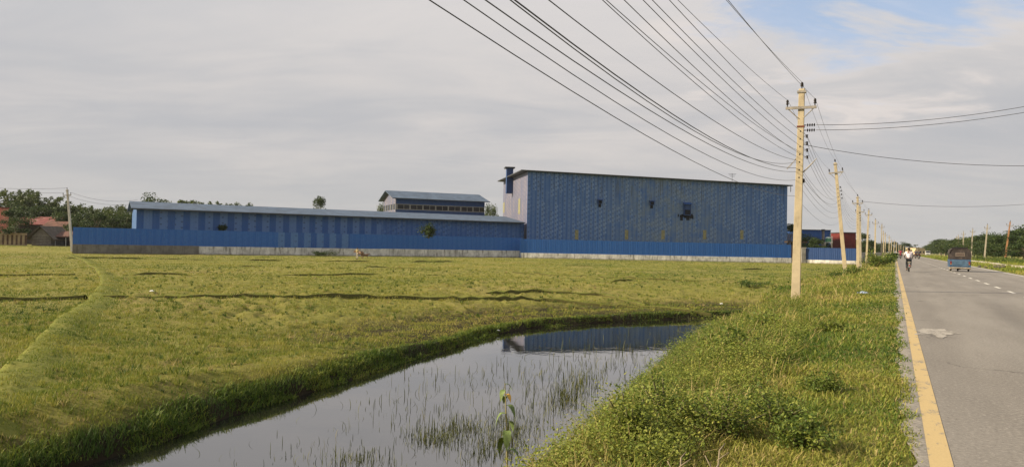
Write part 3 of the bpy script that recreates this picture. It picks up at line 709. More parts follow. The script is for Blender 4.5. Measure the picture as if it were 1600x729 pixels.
bush_px(1312, 433, 1.1, .55, 900, .10, 104, 'dark green clump at the foot of the leaning second pole', tint0=.08)
bush_px(1333, 428, 1.0, .7, 700, .12, 105, 'green clump between the second and third pole', tint0=.22)
bush_px(1172, 447, 1.3, .45, 800, .11, 106, 'low dark green clump on the field left of the nearest pole', tint0=.12)
bush_px(1190, 520, .55, .5, 900, .07, 107, 'leafy bush on the bank just past the right end of the pond', tint0=.42)
bush_px(1135, 560, .5, .50, 900, .065, 108, 'leafy bush on the bank beside the bright sedge', tint0=.28)
for i, (px, py, r_, h_, t0, lb) in enumerate([(1040, 690, .36, .62, .36, 'tall light green weed bush at the lower middle of the near bank'), (1130, 690, .34, .46, .40, 'round-leaved green bush right of the pale dead twig'), (1215, 668, .34, .42, .34, 'spreading green bush on the bank right of the round-leaved one'),
                                             (985, 715, .34, .55, .46, 'yellowish leafy bush at the bottom edge left of the dead twig'), (1285, 612, .28, .26, .30, 'low green bush on the verge nearest the road edge grass'), (1000, 620, .40, .50, .34, 'light leafy bush overhanging the right side of the pond'), (1255, 705, .28, .32, .30, 'leafy green bush at the bottom edge nearest the road'), (1300, 520, .30, .25, .40, 'rounded green bush on the verge halfway to the nearest pole')]):
    bush_px(px, py, r_, h_, 2300, .027 if py > 600 else .034, 120 + i, lb, tint0=t0)
# the shrubs growing against the sheet fence
def fence_bush(px, py_top, py_bot, d_, wpx, seed, label, n=900, t0=.05):
    p = at_depth(px, py_bot, d_); h_ = (py_bot - py_top) * d_ / FPX; return bush((p.x, p.y, p.z), wpx * d_ / FPX / 2, h_, n, .3, seed, label, mat=M_TREE_A, tint0=.3, name='shrub', cat='shrub')

# tall weed at the water's edge, with big drooping leaves and one yellow leaf
p = at_depth(800, 720, 7.6); root = empty('tall_weed', (p.x, p.y, gz(p.x, p.y)), 0, 'tall stalky weed with drooping leaves and one yellow leaf at the pond edge', 'weed')
topp = at_depth(789, 598, 7.6); tv = topp - root.location
mb = MB(); mb.tube([(0, 0, -.1), tv * .35 + Vector((-.02, 0, 0)), tv * .7, tv], [.012, .010, .008, .004], 6); mb.build('stem', simple('weed_stem', (.25, .22, .10), .8), root)
rd = random.Random(5); mbs = []
MW = simple('weed_big_leaf', (.12, .17, .05), .7, .35, 30); MY = simple('yellow_leaf', (.55, .33, .06), .7, .2, 30)
def big_leaf(c, a, L, droop, mat, nm):
    m_ = MB(); vs = []; ca, sa = math.cos(a), math.sin(a)
    for i in range(6):
        t = i / 5; wv = L * .22 * math.sin(math.pi * min(1, t * .95 + .05)) ** .8; x_ = L * t * (1 - .35 * droop * t); z_ = L * (.35 * t - droop * t * t)
        for s_ in (-1, 0, 1): vs.append((c[0] + ca * x_ - sa * wv * s_, c[1] + sa * x_ + ca * wv * s_, c[2] + z_ + abs(s_) * wv * .3))
    fs = [(i * 3 + k, i * 3 + k + 1, i * 3 + k + 4, i * 3 + k + 3) for i in range(5) for k in (0, 1)]
    m_.add(vs, fs).build(nm, mat, root, True)
for i, t in enumerate([.52, .6, .66, .72, .78, .84, .9, .95, .99]):
    big_leaf(tv * t, i * 2.4 + .4, .17 * (1.25 - .6 * (t - .5) * 2 + .2 * rd.random()), .9 + .4 * rd.random(), MW, 'leaf')
big_leaf(tv * .92, -.3, .12, 1.0, MY, 'yellow_leaf')
# dead twigs at the bottom of the picture
def twig(px, py, tpx, tpy, d_, label):
    a = at_depth(px, py, d_); b = at_depth(tpx, tpy, d_ + .25); a.z = min(a.z, gz(a.x, a.y) + .10); v_ = b - a
    m_ = MB(); s_ = v_.cross(UP).normalized()
    m_.tube([(0, 0, -.25), (0, 0, 0), v_ * .45 + s_ * .02, v_ * .8 - s_ * .015, v_], [.009, .0085, .007, .005, .003], 6)
    m_.tube([v_ * .55, v_ * .62 + s_ * .07 + UP * .05], [.006, .003], 5); m_.tube([v_ * .3, v_ * .36 - s_ * .06 + UP * .07], [.006, .003], 5)
    o = m_.build('dead_twig', simple('dead_wood', (.22, .18, .12), .9, .25, 20), None, True); o.location = a; tag(o, label, 'twig')
twig(1105, 735, 1133, 692, 4.6, 'pale forked dead twig leaning out of the weeds at the bottom edge')
twig(1048, 735, 1072, 705, 4.55, 'short bent dead twig left of the pale forked one')

# ------------------------------------------------------------------ blue sheet metal
def sheet_material(name, base, pale, strip=0.9, amount=.5, marks=.5, alt=None, stain=0.0, mould=False, seams=3.0, fade=.3):
    """profiled sheets side by side: every sheet its own shade, faint printed marks in rows, joints, streaks of dirt"""
    mt, nt = new_mat(name)
    oc = nt.n('ShaderNodeTexCoord').outputs['Object']; s = nt.n('ShaderNodeSeparateXYZ', {0: oc})
    u = nt.m('ADD', s.outputs['X'], s.outputs['Y']); v = s.outputs['Z']
    un = nt.m('DIVIDE', u, strip); ui = nt.m('FLOOR', un); uf = nt.m('FRACT', un)
    wn1 = nt.n('ShaderNodeTexWhiteNoise', {'W': ui}, noise_dimensions='1D').outputs['Value']
    row = nt.m('FLOOR', nt.m('ADD', nt.m('DIVIDE', v, seams), nt.m('MULTIPLY', nt.m('FRACT', nt.m('MULTIPLY', ui, .37)), .9)))
    wn2 = nt.n('ShaderNodeTexWhiteNoise', {'Vector': nt.n('ShaderNodeCombineXYZ', {0: ui, 1: row, 2: 3.0}).outputs[0]}, noise_dimensions='3D').outputs['Value']
    wn = nt.m('ADD', nt.m('MULTIPLY', wn1, .45), nt.m('MULTIPLY', wn2, .55))
    big = nt.noise(oc, .08, 4, .6); mid = nt.noise(oc, .5, 5, .65)
    uv = nt.n('ShaderNodeCombineXYZ', {0: nt.m('MULTIPLY', u, 2.6), 1: nt.m('MULTIPLY', v, .16), 2: 0.0}).outputs[0]
    run = nt.noise(uv, 1.0, 5, .7)
    band = nt.m('MULTIPLY', nt.step(uf, .04, .14), nt.step(uf, .62, .74, True))      # the printed band of a sheet
    f = nt.m('MULTIPLY', band, nt.m('MULTIPLY', nt.m('ADD', .25, nt.m('MULTIPLY', wn, .75)), amount))
    if alt:          # stretches where plain and printed sheets alternate
        per, x1 = alt
        a = nt.step(nt.m('FRACT', nt.m('DIVIDE', u, per)), .42, .46)
        a = nt.m('MULTIPLY', a, nt.step(nt.m('FRACT', nt.m('DIVIDE', u, per)), .96, .99, True))
        inn = nt.step(nt.m('ADD', u, nt.m('MULTIPLY', wn, 6)), x1, x1 + 1.0, True)
        f = nt.m('ADD', nt.m('MULTIPLY', inn, nt.m('MULTIPLY', a, amount * 1.25)), nt.m('MULTIPLY', nt.m('SUBTRACT', 1.0, inn), f))
    f = nt.m('ADD', f, nt.m('MULTIPLY', nt.m('SUBTRACT', mid, .5), fade * 1.2))
    f = nt.m('ADD', f, nt.m('MULTIPLY', nt.m('SUBTRACT', run, .5), fade * 1.5), clamp=True)
    col = nt.mix(f, base, pale)
    # printed marks: a little dark dash every metre, staggered from sheet to sheet
    vf = nt.m('FRACT', nt.m('ADD', nt.m('MULTIPLY', v, 1.05), nt.m('MULTIPLY', nt.m('FRACT', nt.m('MULTIPLY', ui, .5)), 1.0)))
    mk = nt.m('MULTIPLY', nt.m('MULTIPLY', nt.step(uf, .16, .24), nt.step(uf, .46, .54, True)), nt.m('MULTIPLY', nt.step(vf, .38, .46), nt.step(vf, .62, .70, True)))
    mk = nt.m('MULTIPLY', mk, nt.m('MULTIPLY', nt.step(wn, .15, .5), marks))
    pk = nt.m('MULTIPLY', nt.m('MULTIPLY', nt.step(uf, .58, .66), nt.step(uf, .88, .96, True)), nt.m('MULTIPLY', nt.step(vf, .02, .10), nt.step(vf, .50, .60, True)))
    pk = nt.m('MULTIPLY', pk, nt.m('MULTIPLY', nt.step(nt.m('ADD', wn2, nt.m('SUBTRACT', mid, .5)), .35, .75), marks * .8))
    if alt:
        pk = nt.m('MULTIPLY', pk, nt.m('SUBTRACT', 1.0, inn)); mk = nt.m('MULTIPLY', mk, nt.m('SUBTRACT', 1.0, nt.m('MULTIPLY', inn, nt.m('SUBTRACT', 1.0, a))))
    col = nt.mix(pk, col, [min(1, x * 1.25) for x in pale])
    col = nt.mix(mk, col, [x * .22 for x in base])
    # joints between the sheets
    ln = nt.m('ADD', nt.step(uf, .0, .03, True), nt.step(nt.m('FRACT', nt.m('DIVIDE', v, seams)), 0, .018, True), clamp=True)
    col = nt.mix(nt.m('MULTIPLY', ln, .45), col, [x * .35 for x in base])
    if stain:
        d1 = nt.m('MULTIPLY', nt.step(run, .54, .74), nt.step(big, .40, .62))
        col = nt.mix(nt.m('MULTIPLY', d1, stain), col, (.018, .026, .040))
    if mould:        # greenish bloom on the middle of the hall front, darker drips below the eave
        g = nt.m('MULTIPLY', nt.step(nt.m('ABSOLUTE', nt.m('SUBTRACT', u, 31.0)), 0.0, 24.0, True), nt.step(nt.m('ADD', mid, nt.m('MULTIPLY', run, .6)), .55, 1.0))
        col = nt.mix(nt.m('MULTIPLY', g, .6), col, (.165, .205, .205))
        tp = nt.m('MULTIPLY', nt.step(v, 8.0, 16.0), nt.step(run, .50, .68)); 
        col = nt.mix(nt.m('MULTIPLY', tp, .75), col, (.014, .026, .050))
    cor = nt.m('SINE', nt.m('MULTIPLY', u, 2 * math.pi / .28))
    finish(nt, pbsdf(nt, col, .5, .0, bump(nt, cor, .15, .03), .35)); return mt
M_HALL = sheet_material('hall_front_sheet', (.036, .108, .305), (.155, .240, .410), .95, .8, .7, stain=.65, mould=True, fade=.5)
M_GABLE = sheet_material('hall_side_sheet', (.085, .105, .19), (.235, .205, .225), 1.9, 1.0, .5, stain=.45)
M_SHED = sheet_material('shed_wall_sheet', (.022, .085, .255), (.085, .165, .340), 1.05, .8, .6, alt=(2.3, 42.0), stain=.2)
M_FENCE = sheet_material('fence_sheet', (.018, .104, .365), (.052, .165, .44), 1.0, .35, .10, stain=.10, fade=.18, seams=30)
M_FENCE_ALT = sheet_material('fence_sheet_printed', (.018, .085, .300), (.095, .195, .410), 1.15, .6, .35, alt=(2.2, 200), stain=.15, fade=.2, seams=30)
M_BLUE = sheet_material('blue_sheet_far', (.012, .060, .220), (.030, .10, .30), 1.2, .3, .0, fade=.15, seams=30)
M_BLUEDK = sheet_material('blue_sheet_dark', (.013, .045, .150), (.03, .075, .21), 1.2, .3, .0, fade=.15, seams=30)
M_ROOF = simple('roof_sheet_greyblue', (.095, .130, .190), .75, .2, .6, .0, dirt=(.07, .08, .10), spec=.08)
M_ROOFDK = simple('roof_edge_dark', (.045, .05, .055), .6, .3, 2)
M_YEL = simple('fibreglass_panel', (.24, .23, .13), .7, .3, 2, dirt=(.13, .14, .10))
M_GLASS = simple('dark_window', (.012, .014, .018), .15, .3, 1)
M_FRAME = simple('pale_frame', (.48, .47, .44), .6, .2, 3)
M_SOOT = simple('soot', (.010, .013, .022), .9, .4, 2)
def plinth_material(name, paint):
    mt, nt = new_mat(name); oc = nt.n('ShaderNodeTexCoord').outputs['Object']
    n1 = nt.noise(nt.mapping(oc, (.9, .9, .9)), .9, 6, .7); n2 = nt.noise(nt.mapping(oc, (2.5, 2.5, .35)), 1.0, 5, .7); z = nt.n('ShaderNodeSeparateXYZ', {0: oc}).outputs['Z']
    c = nt.mix(nt.step(n1, .35, .65), [x * .65 for x in paint], paint)
    c = nt.mix(nt.m('MULTIPLY', nt.step(n2, .50, .66), .7), c, (.095, .085, .07))
    c = nt.mix(nt.m('MULTIPLY', nt.step(nt.m('ADD', z, nt.m('MULTIPLY', n1, .5)), .30, .55, True), .6), c, (.14, .12, .085))
    u = nt.m('ADD', nt.n('ShaderNodeSeparateXYZ', {0: oc}).outputs['X'], 0.0)
    j = nt.step(nt.m('FRACT', nt.m('DIVIDE', u, 3.05)), 0, .02, True); c = nt.mix(nt.m('MULTIPLY', j, .6), c, (.05, .045, .04))
    finish(nt, pbsdf(nt, c, .9, 0, bump(nt, n1, .5, .05), .15)); return mt
M_PL1 = plinth_material('grey_plinth', (.70, .68, .63)); M_PL2 = plinth_material('whitewashed_plinth', (.88, .85, .80)); M_PL0 = plinth_material('dark_plinth', (.21, .20, .175))

def frame_from(A_, B_):
    d_ = B_ - A_; return math.atan2(d_.y, d_.x), math.hypot(d_.x, d_.y)
def corr_sheet(mb, x0, x1, z0, z1, y=0.0, pitch=.34, amp=.03, dz0=0.0, dz1=0.0, th=.02):
    """profiled sheet wall along x, with real ribs"""
    n = int((x1 - x0) / pitch) * 2; xs = np.linspace(x0, x1, n + 1); vs = []; fs = []
    for i, xx in enumerate(xs):
        yy = y - (amp if (i // 1) % 2 else 0); t = (xx - x0) / (x1 - x0); b = z0 + dz0 * t; tt = z1 + dz1 * t
        vs += [(xx, yy, b), (xx, yy, tt), (xx, yy + th + amp, b), (xx, yy + th + amp, tt)]
    for i in range(n):
        a = i * 4; fs += [(a, a + 4, a + 5, a + 1), (a + 2, a + 3, a + 7, a + 6), (a + 1, a + 5, a + 7, a + 3), (a, a + 2, a + 6, a + 4)]
    fs += [(0, 1, 3, 2), (n * 4, n * 4 + 2, n * 4 + 3, n * 4 + 1)]
    return mb.add(vs, fs)

# long fence on the left (recedes to the right) and the taller stretch in front of the hall
FA = at_z(113, 396, -1.12); FB = at_depth(814.5, 402, 146.5)
rz1, L1 = frame_from(FA, FB); HZ = FIELD_Z
f1 = empty('sheet_fence', (FA.x, FA.y, HZ), rz1, 'long blue sheet metal fence on a stained concrete plinth at the left', 'fence')
P1H, F1T = 1.40, 3.92
xa, xb = .385 * L1, .545 * L1
mb = MB(); corr_sheet(mb, 0, xa, P1H - .04, F1T, 0); corr_sheet(mb, xb, L1, P1H - .10, F1T, 0); mb.build('sheeting', M_FENCE, f1)
mb = MB(); corr_sheet(mb, xa, xb, P1H - .05, F1T - .03, -.012); mb.build('printed_sheeting', M_FENCE_ALT, f1)
MB().box(0, .225 * L1, -.10, .22, -.6, P1H).build('plinth', M_PL0, f1)
MB().box(.225 * L1, .62 * L1, -.10, .22, -.6, P1H - .06).build('plinth', M_PL1, f1)
MB().box(.62 * L1, L1, -.10, .22, -.6, P1H - .02).build('plinth', M_PL1, f1)
mb = MB()
for i in range(int(L1 / 3.1)): mb.box(3.1 * i + .3, 3.1 * i + .4, .06, .16, P1H - .02, F1T + .02)
mb.build('post', M_ROOFDK, f1)['kind'] = 'stuff'
GA = at_depth(813.5, 402.5, 143); GB = at_depth(1236, 411, 143)
rz2, L2 = frame_from(GA, GB)
f2 = empty('sheet_fence', (GA.x, GA.y, HZ), rz2, 'plain blue sheet metal fence on a whitewashed plinth in front of the tall hall', 'fence')
mb = MB(); corr_sheet(mb, 0, L2, .98, 3.7, 0, dz1=-.12); mb.build('sheeting', M_FENCE, f2)
MB().box(-.05, L2 + .05, -.10, .22, -.6, 1.02).build('plinth', M_PL2, f2)
mb = MB()
for i in range(int(L2 / 3.1)): mb.box(3.1 * i + .3, 3.1 * i + .4, .06, .16, 1.0, 3.6)
mb.build('post', M_ROOFDK, f2)['kind'] = 'stuff'
MB().box(-.16, -.06, -.12, .3, -.6, 3.9).build('corner_post', M_FENCE, f2)

# the tall hall
HA = at_depth(822.5, 395, 152); HB = at_depth(1229, 395, 160)
rzh, LH = frame_from(HA, HB)
hall = empty('blue_hall', (HA.x, HA.y, HZ), rzh, 'tall windowless blue sheet metal hall with stained front and sloping roof', 'building')
zFL = at_depth(822.5, 267.5, 152).z - HZ; zFR = at_depth(1229, 290.5, 160).z - HZ
W_ = 40.0; zBL = zFL + 1.1; zBR = zFR + 1.1
mb = MB(); mb.add([(0, 0, -.5), (LH, 0, -.5), (LH, 0, zFR), (0, 0, zFL), (0, .25, -.5), (LH, .25, -.5), (LH, .25, zFR), (0, .25, zFL)], [(0, 1, 2, 3), (4, 7, 6, 5), (3, 2, 6, 7), (0, 4, 5, 1), (0, 3, 7, 4), (1, 5, 6, 2)]); mb.build('front_wall', M_HALL, hall)
mb = MB(); mb.add([(0, .251, -.5), (0, W_, -.5), (0, W_, zBL), (0, .251, zFL), (.25, .251, -.5), (.25, W_, -.5), (.25, W_, zBL), (.25, .251, zFL)], [(0, 3, 2, 1), (4, 5, 6, 7), (3, 7, 6, 2), (0, 1, 5, 4), (0, 4, 7, 3), (1, 2, 6, 5)]); mb.build('side_wall', M_GABLE, hall)
mb = MB(); mb.add([(LH - .25, .251, -.5), (LH - .25, W_, -.5), (LH - .25, W_, zBR), (LH - .25, .251, zFR), (LH, .251, -.5), (LH, W_, -.5), (LH, W_, zBR), (LH, .251, zFR)], [(0, 3, 2, 1), (4, 5, 6, 7), (3, 7, 6, 2), (0, 1, 5, 4), (0, 4, 7, 3), (1, 2, 6, 5)])
mb.add([(.26, W_ - .25, -.5), (LH - .26, W_ - .25, -.5), (LH - .26, W_ - .25, zBR), (.26, W_ - .25, zBL), (.26, W_ - .01, -.5), (LH - .26, W_ - .01, -.5), (LH - .26, W_ - .01, zBR), (.26, W_ - .01, zBL)], [(0, 1, 2, 3), (4, 7, 6, 5), (3, 2, 6, 7), (0, 4, 5, 1), (0, 3, 7, 4), (1, 5, 6, 2)]); mb.build('back_wall', M_BLUE, hall)
mb = MB(); o_ = 1.0; sl = (zFR - zFL) / LH; sd_ = 1.1 / W_
def rz_(x, y): return zFL + sl * x + sd_ * y + .03
def slab(x0, x1, y0, y1, t=.22): return [(x0, y0, rz_(x0, y0)), (x1, y0, rz_(x1, y0)), (x1, y1, rz_(x1, y1)), (x0, y1, rz_(x0, y1)), (x0, y0, rz_(x0, y0) + t), (x1, y0, rz_(x1, y0) + t), (x1, y1, rz_(x1, y1) + t), (x0, y1, rz_(x0, y1) + t)]
mb.hexa(slab(-1.5, LH + .9, -.7, W_ + .8)); mb.build('roof', M_ROOFDK, hall)
for px in (901, 979, 1036, 1101, 1159):        # translucent panels low on the front
    p = hall.matrix_basis  # local x from the pixel column
    r0 = ray(px, 366); n_ = Vector((-math.sin(rzh), math.cos(rzh), 0)); t = (HA - CAM).dot(n_) / r0.dot(n_); q_ = CAM + r0 * t
    lx = (q_ - HA).dot(Vector((math.cos(rzh), math.sin(rzh), 0))); lz = q_.z - HZ
    MB().box(lx - .38, lx + .38, -.03, 0.0, lz - 1.05, lz + .95).build('translucent_panel', M_YEL, hall)
def hall_xy(px, py):
    r0 = ray(px, py); n_ = Vector((-math.sin(rzh), math.cos(rzh), 0)); t = (HA - CAM).dot(n_) / r0.dot(n_); q_ = CAM + r0 * t
    return (q_ - HA).dot(Vector((math.cos(rzh), math.sin(rzh), 0))), q_.z - HZ
for px, py in ((937, 315.5), (1018, 317.5)):
    lx, lz = hall_xy(px, py); v_ = MB().box(lx - .42, lx + .42, -.5, 0, lz - .38, lz + .38).build('vent', M_BLUEDK, hall)
    MB().box(lx - .32, lx + .32, -.51, -.502, lz - .30, lz + .28).build('opening', M_SOOT, v_); MB().prism([(-.85, lz + .36), (0, lz + .62), (0, lz + .56), (-.85, lz + .32)], 'x', lx - .55, lx + .55).build('hood', M_BLUEDK, v_)
    MB().box(lx - .3, lx + .34, -.012, -.002, lz - 1.1, lz - .39, (.06, 0)).build('soot_stain', M_SOOT, hall)
lx, lz = hall_xy(1073, 327); v_ = MB().box(lx - .75, lx + .75, -.6, 0, lz - 1.3, lz + 1.15).build('vent', M_BLUEDK, hall)
MB().box(lx - .6, lx + .6, -.612, -.602, lz - 1.15, lz - .1).build('opening', M_SOOT, v_); MB().prism([(-1.05, lz + 1.1), (0, lz + 1.5), (0, lz + 1.42), (-1.05, lz + 1.02)], 'x', lx - .9, lx + .9).build('hood', M_BLUE, v_)
rd = random.Random(3); mb = MB()
for i in range(22):
    xx = lx - 2.2 + 3.7 * rd.random(); t_ = lz - 1.35 + (rd.random() - .3) * .6; b_ = t_ - rd.uniform(.3, 1.0); w_ = rd.uniform(.1, .3)
    mb.box(xx - w_, xx + w_, -.012 - .0011 * i, -.002, b_, t_)
mb.build('soot_stain', M_SOOT, hall)
# chimney duct on the left side wall
cyl_y = 9.0
def side_y(px):
    """distance back along the side wall for a pixel column"""
    nrm = Vector((math.cos(rzh), math.sin(rzh), 0)); r0 = ray(px, 290); t = (HA - CAM).dot(nrm) / r0.dot(nrm); return (CAM + r0 * t - HA).dot(Vector((-math.sin(rzh), math.cos(rzh), 0)))
cyl_y = side_y(801); cd = depth_of(HA) + cyl_y * .985
zt = at_depth(798, 263, cd).z - HZ; zb = at_depth(800, 302, cd).z - HZ
ch = MB().box(-1.55, -.02, cyl_y - .8, cyl_y + .9, zb, zt).build('duct', M_BLUEDK, hall)
MB().box(-2.0, .35, cyl_y - 1.3, cyl_y + 1.4, zt + .002, zt + .28).build('cap', M_ROOFDK, ch)
for px, a, b in ((812, 310, 334), (788, 316, 332)):
    yy = side_y(px); cd = depth_of(HA) + yy * .985; z0 = at_depth(px, b, cd).z - HZ; z1 = at_depth(px, a, cd).z - HZ
    MB().box(-.03, 0, yy - 1.5, yy + 1.5, z0, z1).build('translucent_panel', M_YEL, hall)
mb = MB(); mb.tube([(LH + .5, -.5, zFR - .1), (LH + .5, -.5, zFR - 1.3)], .07, 6); mb.build('downpipe', M_ROOFDK, hall)
a_ = at_depth(1144, 282, 172); mb = MB(); hgt = at_depth(1144, 270.5, 172).z - a_.z
mb.tube([(0, 0, -2.5), (0, 0, hgt)], .04, 5)
for k in range(3): mb.tube([(-1.0 + .2 * k, 0, hgt - .15 - .3 * k), (1.0 - .2 * k, 0, hgt - .15 - .3 * k)], .03, 4)
x_, z_ = (a_ - HA).dot(Vector((math.cos(rzh), math.sin(rzh), 0))), a_.z - HZ; y_ = (a_ - HA).dot(Vector((-math.sin(rzh), math.cos(rzh), 0)))
o = mb.build('antenna', M_ROOFDK, hall); o.location = (x_, y_, z_)

# the long low shed behind the left fence
SA = at_depth(212, 390, 117); SB = at_depth(818, 400, 153); rzs, LS = frame_from(SA, SB)
shed = empty('long_shed', (SA.x, SA.y, HZ), rzs, 'long low blue sheet shed with a pale grey roof behind the fence', 'building')
ze = at_depth(212, 325, 117).z - HZ; zr = ze + 1.25; DS = 15.0
mb = MB(); corr_sheet(mb, 0, LS, -.5, ze, 0, .5, .03); mb.build('front_wall', M_SHED, shed)
for xx in (0, LS - .2): MB().prism([(.06, -.5), (DS, -.5), (DS, ze), (DS / 2, zr), (.06, ze)], 'x', xx, xx + .2).build('end_wall', M_SHED, shed)
MB().box(.2, LS - .2, DS - .2, DS, -.5, ze).build('back_wall', M_BLUE, shed)
sl_ = (zr - ze) / (DS / 2)
mb = MB(); e = -.9; mb.prism([(e, ze + sl_ * e + .02), (DS / 2, zr + .02), (DS - e, ze + sl_ * e + .02), (DS - e, ze + sl_ * e + .14), (DS / 2, zr + .16), (e, ze + sl_ * e + .14)], 'x', -.8, LS - .3); mb.build('roof', M_ROOF, shed)
MB().box(-.8, LS - .3, e - .10, e - .004, ze + sl_ * e - .10, ze + sl_ * e + .08).build('gutter', M_ROOFDK, shed)
fence_bush(670, 349, 372, 148.5 - 19, 27, 201, 'dark shrub standing before the long shed above the fence', 1300)
fence_bush(348, 350, 360, 122.5, 15, 202, 'small dark shrub peeping over the fence near the alternating shed panels', 500)

# raised roof with window band behind the shed
MA = at_depth(619, 335, 188); MBp = at_depth(757, 335, 197); rzm, LM = frame_from(MA, MBp)
mon = empty('workshop_building', (MA.x, MA.y, HZ), rzm, 'blue building with a grey gable roof and window band behind the long shed', 'building')
d1 = 188.0; zM = at_depth(619, 308, d1).z - HZ; zsill = at_depth(619, 327, d1).z - HZ; zwt = at_depth(619, 318, d1).z - HZ; zrd = at_depth(616, 298.5, 194).z - HZ; DM = 15.0
MB().box(0, LM, 0, .25, -.5, zsill).build('front_wall', M_BLUEDK, mon); MB().box(0, LM, 0, .25, zwt, zM).build('upper_wall', M_BLUE, mon)
MB().box(.3, LM - .3, .26, DM - .3, zsill - .5, zwt + .2).build('dark_interior', M_GLASS, mon)
nw = 7; M_WFR = simple('grey_window_frame', (.24, .24, .235), .6, .2, 3)
for i in range(nw):
    x0 = LM * i / nw; x1 = LM * (i + 1) / nw; f_ = MB().box(x0 + .002, x0 + .34, -.03, .25, zsill + .002, zwt - .002)
    f_.box(x0 + .342, x1 - .002, -.02, .1, zwt - .2, zwt - .003); f_.box(x0 + .342, x1 - .002, -.02, .1, zsill + .003, zsill + .18); f_.box((x0 + x1) / 2 + .2, (x0 + x1) / 2 + .32, -.02, .1, zsill + .182, zwt - .202)
    fo = f_.build('window_frame', M_WFR, mon); MB().box(x0 + .35, x1 - .01, .12, .16, zsill + .19, zwt - .21).build('pane', M_GLASS, fo)
mb = MB(); mb.box(-.2, 0, .002, DM, -.5, zsill); mb.box(-.2, 0, .002, DM, zwt, zM); mb.prism([(.0, zM + .002), (DM, zM + .002), (DM / 2, zrd - .1)], 'x', -.2, 0); mb.build('side_wall', M_GABLE, mon)
for i in range(6): MB().box(-.18, -.02, DM * i / 5 - (.2 if i else -.002) , DM * i / 5 + (.2 if i < 5 else 0), zsill + .002, zwt - .002).build('mullion', M_WFR, mon)
MB().box(-.1, -.06, .25, DM - .25, zsill + .004, zwt - .004).build('side_pane', M_GLASS, mon)
s2 = (zrd - zM) / (DM / 2); e = -1.5
mb = MB(); mb.prism([(e, zM + s2 * e + .02), (DM / 2, zrd + .02), (DM - e, zM + s2 * e + .02), (DM - e, zM + s2 * e + .14), (DM / 2, zrd + .2), (e, zM + s2 * e + .14)], 'x', -1.4, LM + 1.0); mb.build('roof', M_ROOF, mon)
MB().box(-1.42, LM + 1.02, e - .08, e - .003, zM + s2 * e - .02, zM + s2 * e + .15).build('gutter', M_ROOFDK, mon)

# ------------------------------------------------------------------ right of the hall: gateway, second fence, shed roofs
gp = on_ground(1242.5, 146); gpost = empty('gateway', (gp.x, gp.y, FIELD_Z), rz2, 'dark gateway with a sagging lintel between the two blue fences behind the nearest pole', 'gate')
DK = simple('dark_timber', (.045, .032, .025), .8, .3, 3)
MB().box(-.75, -.35, 0, .4, -.5, 4.0).build('post', DK, gpost); MB().box(-1.6, 2.4, -.2, 1.6, 4.002, 4.35).build('lintel', DK, gpost); MB().box(-.34, 1.0, .2, .3, 0, 3.6).build('gate_leaf', simple('gate_brown', (.085, .045, .032), .7, .3, 3), gpost)
gp2 = on_ground(1255, 146); MB_ = MB().box(-.42, .42, -.3, .3, -.4, 2.95).box(-.5, .5, -.38, .38, 2.952, 3.15)
o = MB_.build('gate_pillar', plinth_material('pillar_plaster', (.50, .47, .42)), None); o.location = (gp2.x, gp2.y, FIELD_Z); o.rotation_euler = (0, 0, rz2); tag(o, 'pale plastered gate pillar right of the nearest pole', 'pillar')
KA = at_depth(1259, 405, 146); KB = at_depth(1340, 405, 141); rz3, L3 = frame_from(KA, KB)
f3 = empty('sheet_fence', (KA.x, KA.y, FIELD_Z), rz3, 'short dark blue sheet fence between the first and third poles', 'fence')
zt3 = at_depth(1290, 387, 144).z - FIELD_Z; zp3 = at_depth(1290, 406, 144).z - FIELD_Z
mb = MB(); corr_sheet(mb, 0, L3, zp3 - .05, zt3, 0); mb.build('sheeting', M_BLUEDK, f3); MB().box(0, L3, -.1, .2, -.6, zp3).build('plinth', M_PL1, f3)
def block(name, px0, px1, pyt, d_, depth, wall, roofm, label, over=.3, cat='building', gable=0.0, extra=None):
    a = at_depth(px0, 395, d_); b = at_depth(px1, 395, d_); rz, L = frame_from(a, b); g = gz(a.x, a.y); H = at_depth(px0, pyt, d_).z - g
    root = empty(name, (a.x, a.y, g), rz, label, cat); hw = H - gable
    MB().box(0, L, 0, depth, -.5, hw).build('wall', wall, root)
    if gable:
        mb = MB(); sg = gable / (depth / 2); mb.prism([(-over, hw - sg * over + .01), (depth / 2, H + .01), (depth + over, hw - sg * over + .01), (depth + over, hw - sg * over + .15), (depth / 2, H + .18), (-over, hw - sg * over + .15)], 'x', -over, L + over); mb.build('roof', roofm, root)
        mb = MB(); mb.prism([(.01, hw + .001), (depth - .01, hw + .001), (depth / 2, H - .02)], 'x', .0, L); mb.build('gable', wall, root)
    else: MB().box(-over, L + over, -over, depth + over, hw + .002, hw + .16).build('roof', roofm, root)
    return root, L, hw
b1, Lb, Hb = block('blue_storehouse', 1250, 1297.5, 359, 190, 14, M_BLUE, M_ROOFDK, 'plain blue flat-roofed storehouse behind the short fence', .1)
mb = MB(); mb.box(3.5, 4.6, -.05, -.001, Hb - 3.2, Hb - 1.6); mb.build('shutter', M_BLUEDK, b1)
c_ = on_ground(1286, 168); ct = top_h(1286, 358, 168)
root = empty('chimney_stack', c_, 0, 'thin grey chimney stack standing before the blue storehouse', 'chimney')
mb = MB(); mb.tube([(0, 0, -.3), (0, 0, ct - .4)], [.38, .30], 10); mb.build('shaft', simple('chimney_grey', (.20, .18, .17), .8, .35, 2), root); MB().tube([(0, 0, ct - .398), (0, 0, ct)], [.42, .42], 10).build('cap', M_ROOFDK, root); MB().tube([(0, 0, ct * .62), (0, 0, ct * .62 + .5)], [.43, .43], 10).build('collar', M_ROOFDK, root)
c_ = on_ground(1294, 160); tz0 = top_h(1294, 378, 160); tz1 = top_h(1294, 370, 160)
